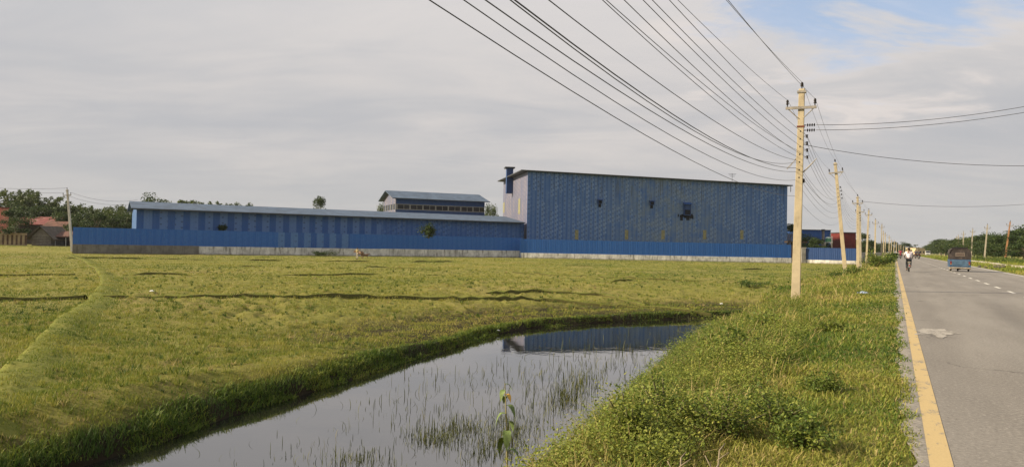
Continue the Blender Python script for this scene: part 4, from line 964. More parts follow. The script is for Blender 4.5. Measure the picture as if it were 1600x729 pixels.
root = empty('water_tank', c_, 0, 'pale green water tank with a white lid on a thin stand', 'tank')
mb = MB(); mb.tube([(0, 0, tz0), (0, 0, tz0 + .06), (0, 0, tz1 - .25)], [.58, .62, .62], 14); mb.build('tank_body', simple('tank_green', (.10, .26, .17), .5, .2, 2), root); MB().tube([(0, 0, tz1 - .248), (0, 0, tz1 - .08), (0, 0, tz1)], [.62, .5, .2], 14).build('lid', simple('tank_lid', (.55, .62, .56), .5, .1, 2), root)
for sx_, sy_ in ((-.6, -.6), (.75, -.6), (-.6, .6), (.75, .6)): MB().tube([(sx_, sy_, -.2), (sx_, sy_, tz0 - .13 if sx_ < 0 else tz1 + .15)], .05, 5).build('leg', M_FRAME, root)
MB().box(-.75, .9, -.75, .75, tz0 - .12, tz0 - .002).build('platform', M_FRAME, root)
b2, Lb, Hb = block('red_shed', 1318, 1337, 363.5, 175, 7, simple('red_sheet', (.14, .022, .020), .7, .3, 2, dirt=(.06, .025, .02)), M_ROOFDK, 'dark red sheet shed showing between the second and third poles', .1)
MB().box(Lb * .55, Lb * .9, -.04, -.001, .5, 2.4).build('door', DK, b2)
for i, (px, ty, d_, q, lb) in enumerate([(1233, 351, 172, 1, 'bushy tree just right of the tall hall beside the nearest pole'), (1264, 367, 160, 0, 'dark spreading tree over the gateway right of the nearest pole'), (1276, 374, 158, 1, 'low dark tree at the foot of the chimney stack'), (1306, 366, 185, 0, 'dark tree between the water tank and the leaning second pole'), (1345, 365, 190, 1, 'dark tree behind the third pole, right of the red shed'), (1357, 372, 210, 0, 'dark tree behind the fourth pole')]):
    tree_at(BRD[q], px, ty, d_, lb, wide=1.0)
b4, Lb, Hb = block('low_wall_house', 1345, 1378, 395, 172, .3, plinth_material('low_white_wall', (.5, .48, .44)), M_FRAME, 'low pale boundary wall seen beyond the third pole', .05, 'wall')

# ------------------------------------------------------------------ village at the far left
SAL = simple('salmon_plaster', (.62, .23, .16), .8, .15, 1, dirt=(.35, .15, .11)); RUST = simple('rusty_roof', (.13, .062, .045), .85, .4, 1.2, dirt=(.06, .04, .035)); THA = simple('old_thatch', (.105, .088, .072), .95, .4, 2)
PLK = simple('grey_planks', (.22, .20, .175), .9, .3, 2); REDR = simple('red_tin_roof', (.17, .045, .04), .7, .3, 1, dirt=(.30, .22, .20))
b, L, H = block('salmon_house', -60, -22, 322, 140, 6, SAL, RUST, 'salmon plastered house cut by the left edge', .3)
MB().box(L - 3.0, L - 1.6, -.04, -.001, 1.0, 2.4).build('window', M_GLASS, b)
b, L, H = block('red_roofed_house', 26, 79, 338.5, 152, 7, simple('veranda_shade', (.05, .045, .05), .8, .3, 1), REDR, 'low house with a red and white tin roof behind the thatched hut', .9, gable=1.3)
MB().box(L * .1, L * .28, -.04, -.001, .0, 2.0).build('door', DK, b)
b, L, H = block('brown_roofed_house', 62, 108, 346, 143, 7, simple('mud_wall', (.10, .075, .06), .9, .3, 1), RUST, 'house with a rusty brown roof behind the thatched hut', .7, gable=1.7)
MB().box(L * .55, L * .68, -.04, -.001, .0, 2.0).build('door', DK, b)
b, L, H = block('grey_roofed_house', 26, 48, 331, 160, 6, simple('mud_wall', (.10, .075, .06)), simple('grey_tin', (.33, .32, .31), .6, .3, 1), 'small grey-roofed house between the salmon house and the bamboo', .5, gable=1.0)
MB().box(L * .3, L * .6, -.04, -.001, .0, 2.0).build('door', DK, b)
# hut: gable end towards us
ha = on_ground(49, 130); hb = on_ground(79, 130); rzt, Lt = frame_from(ha, hb); hut = empty('thatched_hut', ha, rzt, 'plank hut with an old brown thatched gable roof near the pole', 'hut')
Zt = top_h(64, 353.5, 130); ze_ = top_h(50, 369, 130); Dp = 5.0
MB().prism([(0, -.3), (Lt, -.3), (Lt, ze_), (Lt * .52, Zt - .25), (0, ze_)], 'y', 0, Dp).build('wall', PLK, hut)
mb = MB()
for i in range(9): mb.box(.02, Lt - .02, -.03, -.001, .1 + .27 * i, .1 + .27 * i + .05) if .1 + .27 * i < ze_ else None
mb.build('plank_battens', DK, hut)
mb = MB(); mb.hexa([(-.75, -.6, ze_ - .62), (Lt * .52, -.6, Zt - .2), (Lt * .52, Dp + .5, Zt - .2), (-.75, Dp + .5, ze_ - .62), (-.85, -.7, ze_ - .40), (Lt * .52, -.7, Zt + .06), (Lt * .52, Dp + .6, Zt + .06), (-.85, Dp + .6, ze_ - .40)])
mb.hexa([(Lt * .521, -.6, Zt - .2), (Lt + .9, -.6, ze_ - .7), (Lt + .9, Dp + .5, ze_ - .7), (Lt * .521, Dp + .5, Zt - .2), (Lt * .521, -.7, Zt + .06), (Lt + 1.0, -.7, ze_ - .48), (Lt + 1.0, Dp + .6, ze_ - .48), (Lt * .521, Dp + .6, Zt + .06)]); mb.build('roof', THA, hut)
for xx in (-.7, ): MB().tube([(xx, -.5, -.2), (xx, -.5, ze_ - .6)], .06, 5).build('post', M_FRAME, hut)
la = on_ground(82, 131); lb_ = on_ground(107, 131); rzl, Ll = frame_from(la, lb_); lean = empty('lean_to', la, rzl, 'open lean-to shelter with a brown roof beside the thatched hut', 'shelter')
zl = top_h(82, 369, 131); MB().hexa([(-.2, -.4, zl - .12), (Ll, -.4, zl - .12), (Ll, 3.4, zl + .9), (-.2, 3.4, zl + .9), (-.2, -.4, zl), (Ll, -.4, zl), (Ll, 3.4, zl + 1.02), (-.2, 3.4, zl + 1.02)]).build('roof', RUST, lean)
for xx in (.6, Ll - .4): MB().tube([(xx, -.2, -.2), (xx, -.2, zl - .13)], .06, 5).build('post', M_FRAME, lean)
MB().box(0, Ll, 3.0, 3.12, -.2, zl - .2).build('back_wall', DK, lean)
ca_ = on_ground(-8, 127); cb_ = on_ground(41, 128); rzc, Lc = frame_from(ca_, cb_); cf = empty('compound_wall', ca_, rzc, 'tan compound wall with tall openings at the left edge', 'wall')
zc = top_h(20, 363.5, 127); TAN = simple('tan_render', (.34, .26, .16), .85, .25, 1, dirt=(.17, .12, .08)); DKB = simple('wall_opening_brown', (.13, .08, .05), .8, .3, 2)
mb = MB(); n = 7; mb.box(0, Lc, 0, .25, zc - .35, zc); mb.box(0, Lc, 0, .25, -.4, .15)
for i in range(n): mb.box(Lc * i / n, Lc * i / n + Lc / n * .55, 0, .25, .152, zc - .352)
mb.build('masonry', TAN, cf)
for i in range(n): MB().box(Lc * i / n + Lc / n * .55, Lc * (i + 1) / n - .002, .1, .18, .152, zc - .352).build('panel', DKB, cf)
# small stuff at the foot of the fence
def low_bush(px, py, d_, r_, h_, seed, label): p = on_ground(px, d_); bush((p.x, p.y, p.z), r_, h_, 700, .16, seed, label, mat=M_TREE_A, tint0=.35)
low_bush(512, 397, 124, 2.2, 1.1, 301, 'dark bush at the foot of the fence left of the grazing cow'); low_bush(497, 398, 123, 1.6, .8, 302, 'small dark bush at the fence foot, left of the larger one')

# ------------------------------------------------------------------ poles
M_CONC = simple('pole_concrete', (.44, .37, .25), .9, .14, 2.2, dirt=(.25, .205, .14)); M_CONC2 = simple('pole_concrete_grey', (.36, .32, .25), .9, .16, 2.2, dirt=(.27, .23, .17)); M_RUSTP = simple('rusty_pole', (.30, .155, .075), .9, .2, 2, dirt=(.20, .11, .06))
M_STEEL = simple('galvanised_steel', (.34, .31, .27), .5, .25, 4, .3); M_INS = simple('insulator_brown', (.020, .016, .015), .6, .3, 8, spec=.15); M_WIRE = simple('wire_black', (.075, .075, .08), .5, .1, 3)
PH = 8.3
def make_pole(conc=M_CONC, spools=True):
    """precast pole, foot at the origin, wide face looking along the road"""
    root = empty('utility_pole'); H = PH
    mb = MB(); hw0, hw1, t0, t1 = .165, .105, .11, .08
    mb.hexa([(-hw0, -t0, -.5), (hw0, -t0, -.5), (hw0, t0, -.5), (-hw0, t0, -.5), (-hw1, -t1, H), (hw1, -t1, H), (hw1, t1, H), (-hw1, t1, H)])
    sh = mb.build('shaft', conc, root, bevel=.012)
    for i in range(7):
        z = H * .58 + i * .3; wz = t0 + (t1 - t0) * z / H; MB().box(-.02, .02, -wz - .004, -wz + .02, z, z + .06).build('step_hole', M_INS, sh)
    ca = MB().box(-.56, .56, -.16, -.085, H - .80, H - .70); cross = ca.build('crossarm', M_STEEL, root)
    for s_ in (-1, 1):
        MB().tube([(s_ * .46, -.12, H - .79), (s_ * .10, -.11, H - 1.15)], .018, 4).build('brace', M_STEEL, root)
        q = MB().tube([(s_ * .50, -.12, H - .69), (s_ * .50, -.12, H - .62), (s_ * .50, -.12, H - .60), (s_ * .50, -.12, H - .52), (s_ * .50, -.12, H - .50), (s_ * .50, -.12, H - .42)], [.02, .02, .055, .035, .055, .03], 8); q.build('insulator', M_INS, root)
    MB().tube([(0, 0, H - .0), (0, 0, H + .08), (0, 0, H + .1), (0, 0, H + .22), (0, 0, H + .26)], [.02, .02, .06, .05, .03], 8).build('insulator', M_INS, root)
    MB().box(-.16, .16, -.11, .11, H - .16, H - .08).build('top_band', M_STEEL, root)
    if spools:
        for i in range(4):
            z = H - 1.85 - i * .27; xx = .115 + .012 * i; br = MB().box(xx, xx + .10, -.02, .02, z - .012, z + .012).build('bracket', M_STEEL, root)
            MB().tube([(xx + .12, 0, z - .06), (xx + .12, 0, z - .02), (xx + .12, 0, z + .02), (xx + .12, 0, z + .06)], [.05, .032, .032, .05], 8).build('spool', M_INS, br)
    return root
def pole_between(proto, base_px, top_px, label, group, d_=None, base=None, rz=0.0):
    b = base if base is not None else hit(*base_px)
    d_ = depth_of(b); t = at_depth(*top_px, d_); vec = t - b; L = vec.length; s = L / PH
    o = proto if id(proto) not in USED else copy_tree(proto); USED[id(proto)] = 1; KEEP.append(proto)
    o.location = b; zax = vec.normalized(); xax = Vector((math.cos(rz), math.sin(rz), 0)); xax = (xax - zax * xax.dot(zax)).normalized(); yax = zax.cross(xax)
    o.rotation_euler = Matrix((xax, yax, zax)).transposed().to_euler(); o.scale = (max(.8, min(1.25, s)),) * 2 + (s,); tag(o, label, 'pole', group)
    bpy.context.view_layer.update(); print('pole', base_px, 'depth %.1f' % d_, 'L %.2f' % L, 'xy %.1f %.1f' % (b.x, b.y)); return o
GP = 'concrete power poles down the left verge'
protoA = make_pole(M_CONC, True); protoB = make_pole(M_CONC, False); protoC = make_pole(M_CONC2, False); protoD = make_pole(M_RUSTP, False)
P = [pole_between(protoA, (1243, 472), (1253, 139), 'nearest and tallest concrete power pole, standing right of the pond', GP)]
P.append(pole_between(protoA, (1321, 428), (1305, 254), 'second concrete pole, leaning clearly to the left', GP))
P.append(pole_between(protoA, (1340.5, 422.5), (1340, 307), 'third concrete pole, one of two standing side by side', GP))
pole_between(protoC, (1344.5, 419), (1343.5, 322), 'slimmer pole pressed against the right side of the third pole', GP)
P.append(pole_between(protoA, (1353.5, 411), (1357.5, 328), 'fourth concrete pole, leaning a little to the right', GP))
def lpole(y, px_b, px_t, pyt, proto, label):
    p = at_depth(px_b, 392, 100); rr = ray(px_b, 392); t = y / rr.y; x = rr.x * t; b = Vector((x, y, gz(x, y))); return pole_between(proto, (px_b, 0), (px_t, pyt), label, GP, base=b)
P.append(lpole(150, 1367, 1368, 343, protoB, 'fifth pole of the left row, dark fitting halfway up'))
P.append(lpole(182, 1377, 1378, 350, protoC, 'sixth pole of the left row, greyish with a crossarm'))
for i, (y, pb, ptp, pyt) in enumerate([(196, 1380.5, 1380.5, 361), (212, 1383, 1383.5, 364), (235, 1389, 1389.5, 368), (262, 1392.3, 1393, 374), (285, 1396, 1397.5, 375), (315, 1400.5, 1400.5, 378), (350, 1404.5, 1404.5, 381), (390, 1407.5, 1407.6, 382), (440, 1411.5, 1411.5, 384), (500, 1415, 1415, 385.5)]):
    lpole(y, pb, ptp, pyt, protoB, '%s pole of the left row, counted from the camera along the verge' % ['seventh', 'eighth', 'ninth', 'tenth', 'eleventh', 'twelfth', 'thirteenth', 'fourteenth', 'fifteenth', 'sixteenth'][i])
GR = 'leaning power poles along the right side of the road'
def rpole(px_b, py_b, px_t, py_t, d_, proto, label):
    b = at_depth(px_b, py_b, d_); b.z = gz(b.x, b.y) - .1
    return pole_between(proto, (px_b, py_b), (px_t, py_t), label, GR, base=b)
for i, (pb, pyb, ptp, pyt, d_, pr, lb) in enumerate([(1569, 404, 1578.5, 346, 140, protoD, 'rust coloured pole leaning right, nearest on the right side of the road'), (1537.5, 405.5, 1543, 351, 160, protoC, 'second pole on the right side, leaning slightly right'), (1517, 401, 1520, 357.5, 196, protoC, 'third pole on the right side, just right of the three-wheeler'),
        (1504.5, 400, 1505.5, 362, 225, protoC, 'fourth pole on the right side, rising behind the three-wheeler'), (1496.5, 399, 1497.3, 367, 255, protoB, 'fifth pole on the right side, left of the three-wheeler roof edge'), (1493.5, 399, 1494.3, 370, 275, protoB, 'sixth pole on the right side, close beside the fifth'), (1486, 399, 1487.5, 376, 300, protoB, 'seventh pole on the right side, left of the three-wheeler'),
        (1478.5, 399, 1479, 378, 330, protoB, 'eighth pole on the right side, one of a close pair'), (1476, 399, 1476.5, 379, 345, protoB, 'ninth pole on the right side, left one of a close pair'), (1471.5, 398, 1471.5, 384, 400, protoB, 'tenth pole on the right side, short and far'), (1468.5, 398, 1468.5, 384, 420, protoB, 'eleventh pole on the right side, far among dark trees')]):
    rpole(pb, pyb, ptp, pyt, d_, pr, lb)
protoE = make_pole(simple('pole_concrete_pale', (.50, .47, .42), .9, .14, 2.2), False)
lp = pole_between(protoE, (113, 394), (105, 296), 'leaning pole by the left end of the long blue fence', None, rz=PHI)
# P1 extras: strain insulators for the crossing wires, cable hook
root1 = P[0]
for k, (dx, dz) in enumerate(((.24, -1.42), (.24, -1.62))):
    q = MB(); q.tube([(.10, -.02, PH + dz), (.2, -.02, PH + dz)], .018, 5)
    for j in range(4): q.tube([(.22 + .08 * j, -.02, PH + dz), (.25 + .08 * j, -.02, PH + dz), (.28 + .08 * j, -.02, PH + dz)], [.02, .075, .02], 8)
    q.build('strain_insulator', M_INS, root1)
MB().box(-.135, .135, -.105, .105, PH - 1.50, PH - 1.44).build('pole_band', simple('rust_band', (.16, .05, .03), .8), root1)
MB().tube([(.13, 0, PH - 3.25), (.42, -.05, PH - 2.95), (.62, -.08, PH - 2.72)], [.03, .025, .012], 5).build('cable_bracket', M_STEEL, root1)
MB().tube([(-.12, -.05, PH - 2.72), (-.42, -.08, PH - 3.05), (-.46, -.08, PH - 3.12), (-.34, -.08, PH - 3.02), (-.12, -.06, PH - 2.68)], .012, 5).build('cable_hook', M_STEEL, root1)
MB().box(.125, .20, -.06, .06, PH - 3.65, PH - 3.50).build('clamp', M_INS, root1)

# ------------------------------------------------------------------ wires
def pole_pt(o, x, z, y=0.0): return o.matrix_world @ Vector((x, y, z))
def para(a, b, sag, n=14):
    return [a.lerp(b, i / n) - UP * (4 * sag * (i / n) * (1 - i / n)) for i in range(n + 1)]
def wire(paths, label, group, r=.006, name='overhead_wire'):
    mb = MB(); pts = []
    for q in paths: pts += q if not pts else q[1:]
    o = pts[0].copy(); mb.tube([p - o for p in pts], [max(r, r) for p in pts], 5); w_ = mb.build(name, M_WIRE, None, True); w_.location = o; return tag(w_, label, 'wire', group)
GW = 'wires fanning down from the top edge to the nearest pole'
bpy.context.view_layer.update()
def fan(exit_px, att, sag, label, r=.006, onward=None, q2=None):
    """a wire from the pole beside the camera to the nearest pole, seen leaving the picture at the top edge at exit_px"""
    a = pole_pt(P[0], *att) if not isinstance(att, Vector) else att
    rr = ray(exit_px, 0.0); t = (a.x - CAM.x) / rr.x; Q = CAM + rr * t
    L = 30.0; c = 4 * sag / L ** 2; dy = Q.y - a.y; b = (Q.z - a.z - c * dy * dy) / dy
    pts = [Vector((a.x, a.y + s, a.z + b * s + c * s * s)) for s in np.linspace(-36, 0, 26)]
    paths = [pts]
    if onward: paths += onward
    wire(paths, label, GW, r)
def H_(k): return PH + k
def spanlist(x, z, poles, sag=.5): return [para(pole_pt(p, x, z), pole_pt(q, x, z), sag) for p, q in zip(poles[:-1], poles[1:])]
six = P[:6]
fan(1134.6, (0, PH + .26), .25, 'topmost wire, running over the cap of the nearest pole', onward=spanlist(0, PH + .26, six, .4))
fan(1137.5, (.5, PH - .42), .25, 'wire to the right end of the crossarm of the nearest pole', onward=spanlist(.5, PH - .42, six, .4))
fan(1059, (-.5, PH - .42), .3, 'wire to the left end of the crossarm of the nearest pole', onward=spanlist(-.5, PH - .42, six, .4))
names = ['second', 'third', 'fourth', 'fifth', 'sixth', 'seventh', 'eighth', 'ninth', 'tenth', 'eleventh', 'twelfth']
def pole_z(py):
    """height on the first pole (its own units) that shows at pixel row py"""
    return (472 - py) / (472 - 139) * PH
for i, (ex, py, sg, sp) in enumerate([(1045.7, 198, .3, 0), (1019, 206, .35, 1), (1004.6, 211, .35, 2), (975, 222, .4, 3), (947, 234, .4, None), (941, 244, .45, None)]):
    z = pole_z(py) if sp is None else PH - 1.85 - sp * .27; x = -.13 if sp is None else .25
    onw = spanlist(x, z, six[:4], .9) if sp is not None else None
    fan(ex, (x, z), sg, 'wire in the upper fan left of the nearest pole, %s from the crossarm wire' % names[i], onward=onw)
for i, (ex, py, sg, rr) in enumerate([(857, 250, .55, .007), (804, 262, .75, .009), (797, 253, .95, .007), (757.8, 268, .7, .007), (724, 281, .75, .006), (670.6, 306, .6, .006)]):
    onw = [para(pole_pt(P[0], -.14, pole_z(py)), pole_pt(P[1], .13, PH - 2.4 - .35 * i), .9)] + ([para(pole_pt(P[1], .13, PH - 2.4 - .35 * i), pole_pt(P[2], .13, PH - 2.4 - .3 * i), 1.0)] if i < 4 else [])
    fan(ex, (-.14, pole_z(py)), sg, 'drooping cable of the lower fan, %s from the left at the top edge' % ['sixth', 'fifth', 'fourth', 'third', 'second', 'first'][i], rr, onw)
GX = 'wires crossing the sky to the right edge'
def cross(a, epx, epy, edepth, sag, label, r=.010):
    b = at_depth(epx, epy, edepth); b2 = a + (b - a) * 1.12 + UP * .05; wire([para(a, b2, sag)], label, GX, r)
cross(pole_pt(P[0], .56, PH - 1.42), 1600, 165, 26, .22, 'upper of the two wires running right from the nearest pole')
cross(pole_pt(P[0], .56, PH - 1.62), 1600, 174.5, 26, .20, 'lower of the two close wires running right from the nearest pole')
cross(pole_pt(P[0], .12, pole_z(226)), 1600, 257, 27, .25, 'single wire sloping down right from the nearest pole')
cross(pole_pt(P[2], .1, pole_z(0) * 0 + PH - .5), 1600, 317, 80, .5, 'far wire running right from the third pole', .016)
GL = 'thin wires of the leaning left pole'
for k, (px, py, z, x) in enumerate(((-20, 293, PH + .2, 0), (-20, 296.5, PH - .4, -.5), (215, 312, PH - .45, .5), (213, 318, PH - .8, 0))):
    a = pole_pt(lp, x, z); b = at_depth(px, py, 100 if px < 0 else 121); wire([para(a, b, .15 if px < 0 else .7)], ['upper thin wire leaving left from the leaning left pole', 'lower thin wire leaving left from the leaning left pole', 'upper thin wire from the leaning left pole to the shed', 'lower thin wire from the leaning left pole to the shed'][k], GL, .018)

# ------------------------------------------------------------------ right side of the road
M_KERB = simple('drain_concrete', (.40, .37, .32), .9, .25, 1.5, dirt=(.2, .18, .15))
mb = MB()
for i in range(26): y0 = 62 + 4.2 * i; mb.box(12.15, 12.5, y0, y0 + 4.12, gz(12.3, y0) - .3, gz(12.3, y0) + .30 + .04 * random.random())
tag(mb.build('drain_wall', M_KERB), 'low pale concrete drain wall beyond the right verge', 'wall')
GT = 'dark trees lining the right side of the road'
rd = random.Random(17)
spec = [(1612, 358, 150), (1598, 362, 158), (1584, 366, 165), (1590, 372, 140), (1572, 367, 172), (1606, 374, 132), (1560, 370, 180), (1575, 378, 150), (1552, 368, 190), (1541, 371, 200), (1556, 380, 168), (1530, 372, 212), (1522, 371, 225), (1538, 382, 185), (1512, 373, 240), (1502, 374, 255), (1493, 376, 270), (1486, 377, 290), (1478, 376, 330), (1470, 376, 360), (1464, 378, 400), (1458, 384, 440), (1452, 385, 470), (1447, 386, 500)]
for i, (px, ty, d_) in enumerate(spec): tree_at(BRD[i % 3 if d_ > 200 else i % 2], px, ty - (4 if px > 1540 else 2), d_, 'dark leafy tree in the belt along the right side of the road', GT, wide=1.35)
tree_at(BRD[0], 1471, 374, 340, 'dark rounded tree standing out above the far right belt', None, wide=1.0)
GT2 = 'far dark trees beyond the left row of poles'
for i, px in enumerate(range(1342, 1416, 6)): tree_at(BRD[i % 2], px, 378 + (i % 3) * 2, 300 + 16 * i, 'far dark tree behind the left row of poles', GT2, wide=1.4)
for px, ty in ((1424, 383), (1431, 380.5)): tree_at(SPR[0], px, ty, 520, 'small lone tree against the sky at the far end of the road', 'lone trees at the end of the road', wide=1.4)
for i, px in enumerate((1408, 1416, 1424, 1447, 1455)): tree_at(BRD[i % 2], px, 390, 640, 'low far tree at the end of the road', 'low far trees where the road vanishes', wide=1.8)
for i, (px, d_, h_) in enumerate([(1590, 118, 1.2), (1575, 122, 1.4), (1560, 128, 1.3), (1545, 140, 1.6), (1598, 112, 1.3), (1583, 130, 1.8), (1528, 160, 1.5), (1565, 140, 1.9)]):
    p = on_ground(px, d_); bush((p.x, p.y, p.z), 1.8, h_, 900, .2, 400 + i, 'leafy green bush behind the drain wall on the right', mat=M_WEED, tint0=.12 + .04 * (i % 3), group='bushes behind the right drain wall')
b, L, H = block('yellow_house', 1431, 1446, 387, 470, 12, simple('pale_yellow_plaster', (.55, .44, .27), .8, .15, .3), simple('pale_roof', (.5, .45, .36), .7), 'pale yellow house at the far end of the road', .4)
for i in range(3): MB().box(L * (.15 + .3 * i), L * (.27 + .3 * i), -.05, -.001, 1.0, 2.4).build('window', M_GLASS, b)
# far low horizon wood
mb_pts = []
n = 16000; t = rng.random(n); a_ = np.radians(-44 + 96 * t); dd = 900 + 700 * rng.random(n)
x = dd * (fh2[0] * np.cos(a_) + rh2[0] * np.sin(a_)); y = dd * (fh2[1] * np.cos(a_) + rh2[1] * np.sin(a_)); ok = ~((np.abs(x - 4) < 14)); x, y = x[ok], y[ok]; n = len(x)
hz = 9 * fbm(x, y, 120, 91) * rng.random(n) ** .6
o = leaves4(np.column_stack([x, y, -1 + hz]), 3.2 * (.5 + rng.random(n)), 'far_wood', M_TREE_A, np.clip(rng.normal(.5, .15, n), 0, 1), None, .2, .8); tag(o, 'far low line of woodland on the horizon', 'woodland', None, 'stuff')

# ------------------------------------------------------------------ litter
def litter(px, py, col, s, label):
    p = hit(px, py); m_ = MB(); rd_ = random.Random(int(px)); n = 7; vs = []
    for j in range(n):
        for i in range(n): u, v_ = i / (n - 1) - .5, j / (n - 1) - .5; vs.append((u * s * 1.5 + rd_.uniform(-.03, .03) * s, v_ * s + rd_.uniform(-.1, .1) * s, max(0, .28 * s * math.exp(-(u * u + v_ * v_) * 7) + rd_.uniform(-.06, .1) * s)))
    m_.add(vs, [(j * n + i, j * n + i + 1, (j + 1) * n + i + 1, (j + 1) * n + i) for j in range(n - 1) for i in range(n - 1)])
    o = m_.build('plastic_litter', simple('litter_%s' % px, col, .5, .15, 9)); o.location = (p.x, p.y, p.z + .10); o.rotation_euler = (0, 0, rd_.uniform(0, 3)); tag(o, label, 'litter')
litter(1262, 460, (.62, .60, .55), .18, 'white crumpled plastic just right of the foot of the nearest pole'); litter(1349, 462, (.30, .36, .44), .26, 'blue grey crumpled plastic bag on the verge'); litter(1205, 517, (.65, .63, .6), .22, 'small white plastic scrap on the bank beyond the pond end')
litter(778, 520, (.60, .60, .58), .12, 'white scrap on the bund behind the pond beside the hall reflection'); litter(1127, 477, (.66, .66, .64), .16, 'small white scrap on the field behind the pond end'); litter(110, 514, (.6, .6, .6), .15, 'white scrap lying beside the diagonal field bund'); litter(237, 458, (.66, .66, .62), .18, 'white scrap on the field right of the diagonal bund')
for i, (px, py, lb) in enumerate([(1562, 417, 'dark rubble heap on the right verge below the drain wall'), (1555, 419, 'smaller dark rubble heap left of the larger one')]):
    p = hit(px, py); m_ = MB(); rd_ = random.Random(i)
    for k in range(14): m_.ball((rd_.gauss(0, .5), rd_.gauss(0, .35), rd_.uniform(0, .22)), (rd_.uniform(.12, .28), rd_.uniform(.1, .25), rd_.uniform(.08, .2)), 6, 4)
    o = m_.build('rubble_heap', simple('rubble', (.10, .085, .07), .95, .4, 3)); o.location = p; tag(o, lb, 'rubble')

# ------------------------------------------------------------------ people, animals, vehicles
def skin_obj(name, joints, bones, mat, parent=None, root=0, sub=1):
    """one continuous body grown round a skeleton: joints = [(x,y,z,r)]"""
    me = bpy.data.meshes.new(name); me.from_pydata([j[:3] for j in joints], bones, [])
    o = bpy.data.objects.new(name, me); COL.objects.link(o)
    md = o.modifiers.new('Skin', 'SKIN'); md.use_smooth_shade = True
    if not me.skin_vertices: me.attributes.new('skin', 'FLOAT', 'POINT')
    sv = me.skin_vertices[0].data
    for i, j in enumerate(joints): sv[i].radius = (j[3], j[3] if len(j) < 5 else j[4]); sv[i].use_root = (i == root)
    s = o.modifiers.new('Sub', 'SUBSURF'); s.levels = sub; s.render_levels = sub
    dg = bpy.context.evaluated_depsgraph_get(); dg.update(); m2 = bpy.data.meshes.new_from_object(o.evaluated_get(dg))
    o.modifiers.clear(); o.data = m2; m2.name = name; m2.materials.clear(); m2.materials.append(mat)
    for p in m2.polygons: p.use_smooth = True
    if parent is not None: o.parent = parent
    return o
M_SKIN = simple('brown_skin', (.16, .085, .055), .6, .1, 6); M_HAIR = simple('black_hair', (.010, .009, .009), .6, .2, 20)
def make_person(label, pose, shirt, trousers, loc=(0, 0, 0), rz=0.0, group=None):
    """pose: dict of joint positions, the figure faces +Y"""
    root = empty('person', loc, rz, label, 'person', group); J = {k: Vector(v) for k, v in pose.items()}
    pel, che, nek, hed = J['pelvis'], J['chest'], J['neck'], J['head']
    js = [(*pel, .125, .10), (*pel.lerp(che, .5), .12, .095), (*che, .15, .10), (*nek, .055), (*nek.lerp(hed, .5), .055)]; bn = [(0, 1), (1, 2), (2, 3), (3, 4)]
    js += [(*hed, .092, .1), (*(hed + (hed - nek).normalized() * .09), .07)]; bn += [(4, 5), (5, 6)]
    for s in ('l', 'r'):
        k = len(js); sh_, el, wr, kn, an, hip = J['sh' + s], J['el' + s], J['wr' + s], J['kn' + s], J['an' + s], J['hip' + s]; toe = J['toe' + s]
        hand = wr + (wr - el).normalized() * .09
        js += [(*sh_, .058), (*el, .042), (*wr, .030), (*hand, .036, .02)]; bn += [(2, k), (k, k + 1), (k + 1, k + 2), (k + 2, k + 3)]
        k = len(js); js += [(*hip, .085), (*kn, .058), (*an, .038), (*toe, .036, .028)]; bn += [(0, k), (k, k + 1), (k + 1, k + 2), (k + 2, k + 3)]
        # fingers: four and a thumb, gently curled
    body = skin_obj('body', js, bn, M_SKIN, root)
    for s in ('l', 'r'):
        el, wr = J['el' + s], J['wr' + s]; d_ = (wr - el).normalized(); sd_ = d_.cross(UP).normalized() if abs(d_.z) < .9 else Vector((0, 1, 0)); dn = sd_.cross(d_).normalized(); h0 = wr + d_ * .085; mb = MB()
        if dn.z > 0: dn = -dn
        for k, ln in enumerate((.058, .068, .063, .05)):
            b = h0 + sd_ * (-.03 + .02 * k); mb.tube([b, b + d_ * ln * .5 + dn * .008, b + d_ * ln * .75 + dn * ln * .5], [.0095, .0085, .007], 6)
        b = wr + d_ * .03 + sd_ * .03; mb.tube([b, b + sd_ * .03 + d_ * .03, b + sd_ * .03 + d_ * .055 + dn * .02], [.011, .01, .008], 6)
        mb.build('fingers', M_SKIN, body, True)
    fc = (J['face'] if 'face' in J else Vector((0, 1, 0))).normalized(); sdv = fc.cross(UP).normalized(); mb = MB()
    mb.ball(hed + fc * .10 - UP * .012, (.014, .02, .02), 7, 5)
    for s in (-1, 1): mb.ball(hed + sdv * s * .094, (.012, .018, .03), 7, 5)
    mb.build('face_features', M_SKIN, body, True)
    MB().ball(hed + UP * .045 - fc * .022, (.103, .108, .088), 12, 8).build('hair', M_HAIR, body, True)
    # clothes: shells over the body
    js = [(*pel, .15, .125), (*pel.lerp(che, .5), .142, .118), (*che, .172, .122), (*che.lerp(nek, .72), .09)]; bn = [(0, 1), (1, 2), (2, 3)]
    for s in ('l', 'r'):
        k = len(js); sh_, el = J['sh' + s], J['el' + s]; js += [(*sh_, .078), (*sh_.lerp(el, .85), .066)]; bn += [(2, k), (k, k + 1)]
    skin_obj('shirt', js, bn, shirt, root)
    js = [(*pel, .142, .118)]; bn = []
    for s in ('l', 'r'):
        k = len(js); js += [(*J['hip' + s], .104), (*J['kn' + s], .076), (*J['kn' + s].lerp(J['an' + s], .88), .064)]; bn += [(0, k), (k, k + 1), (k + 1, k + 2)]
    skin_obj('trousers', js, bn, trousers, root)
    for s in ('l', 'r'):
        an, toe = J['an' + s], J['toe' + s]; v_ = toe - an; MB().ball(an.lerp(toe, .55) - UP * .03, (.05, .05 + abs(v_.y) * .7, .035), 8, 5).build('shoe', simple('dark_shoe', (.03, .025, .02), .6), root, True)
    return root
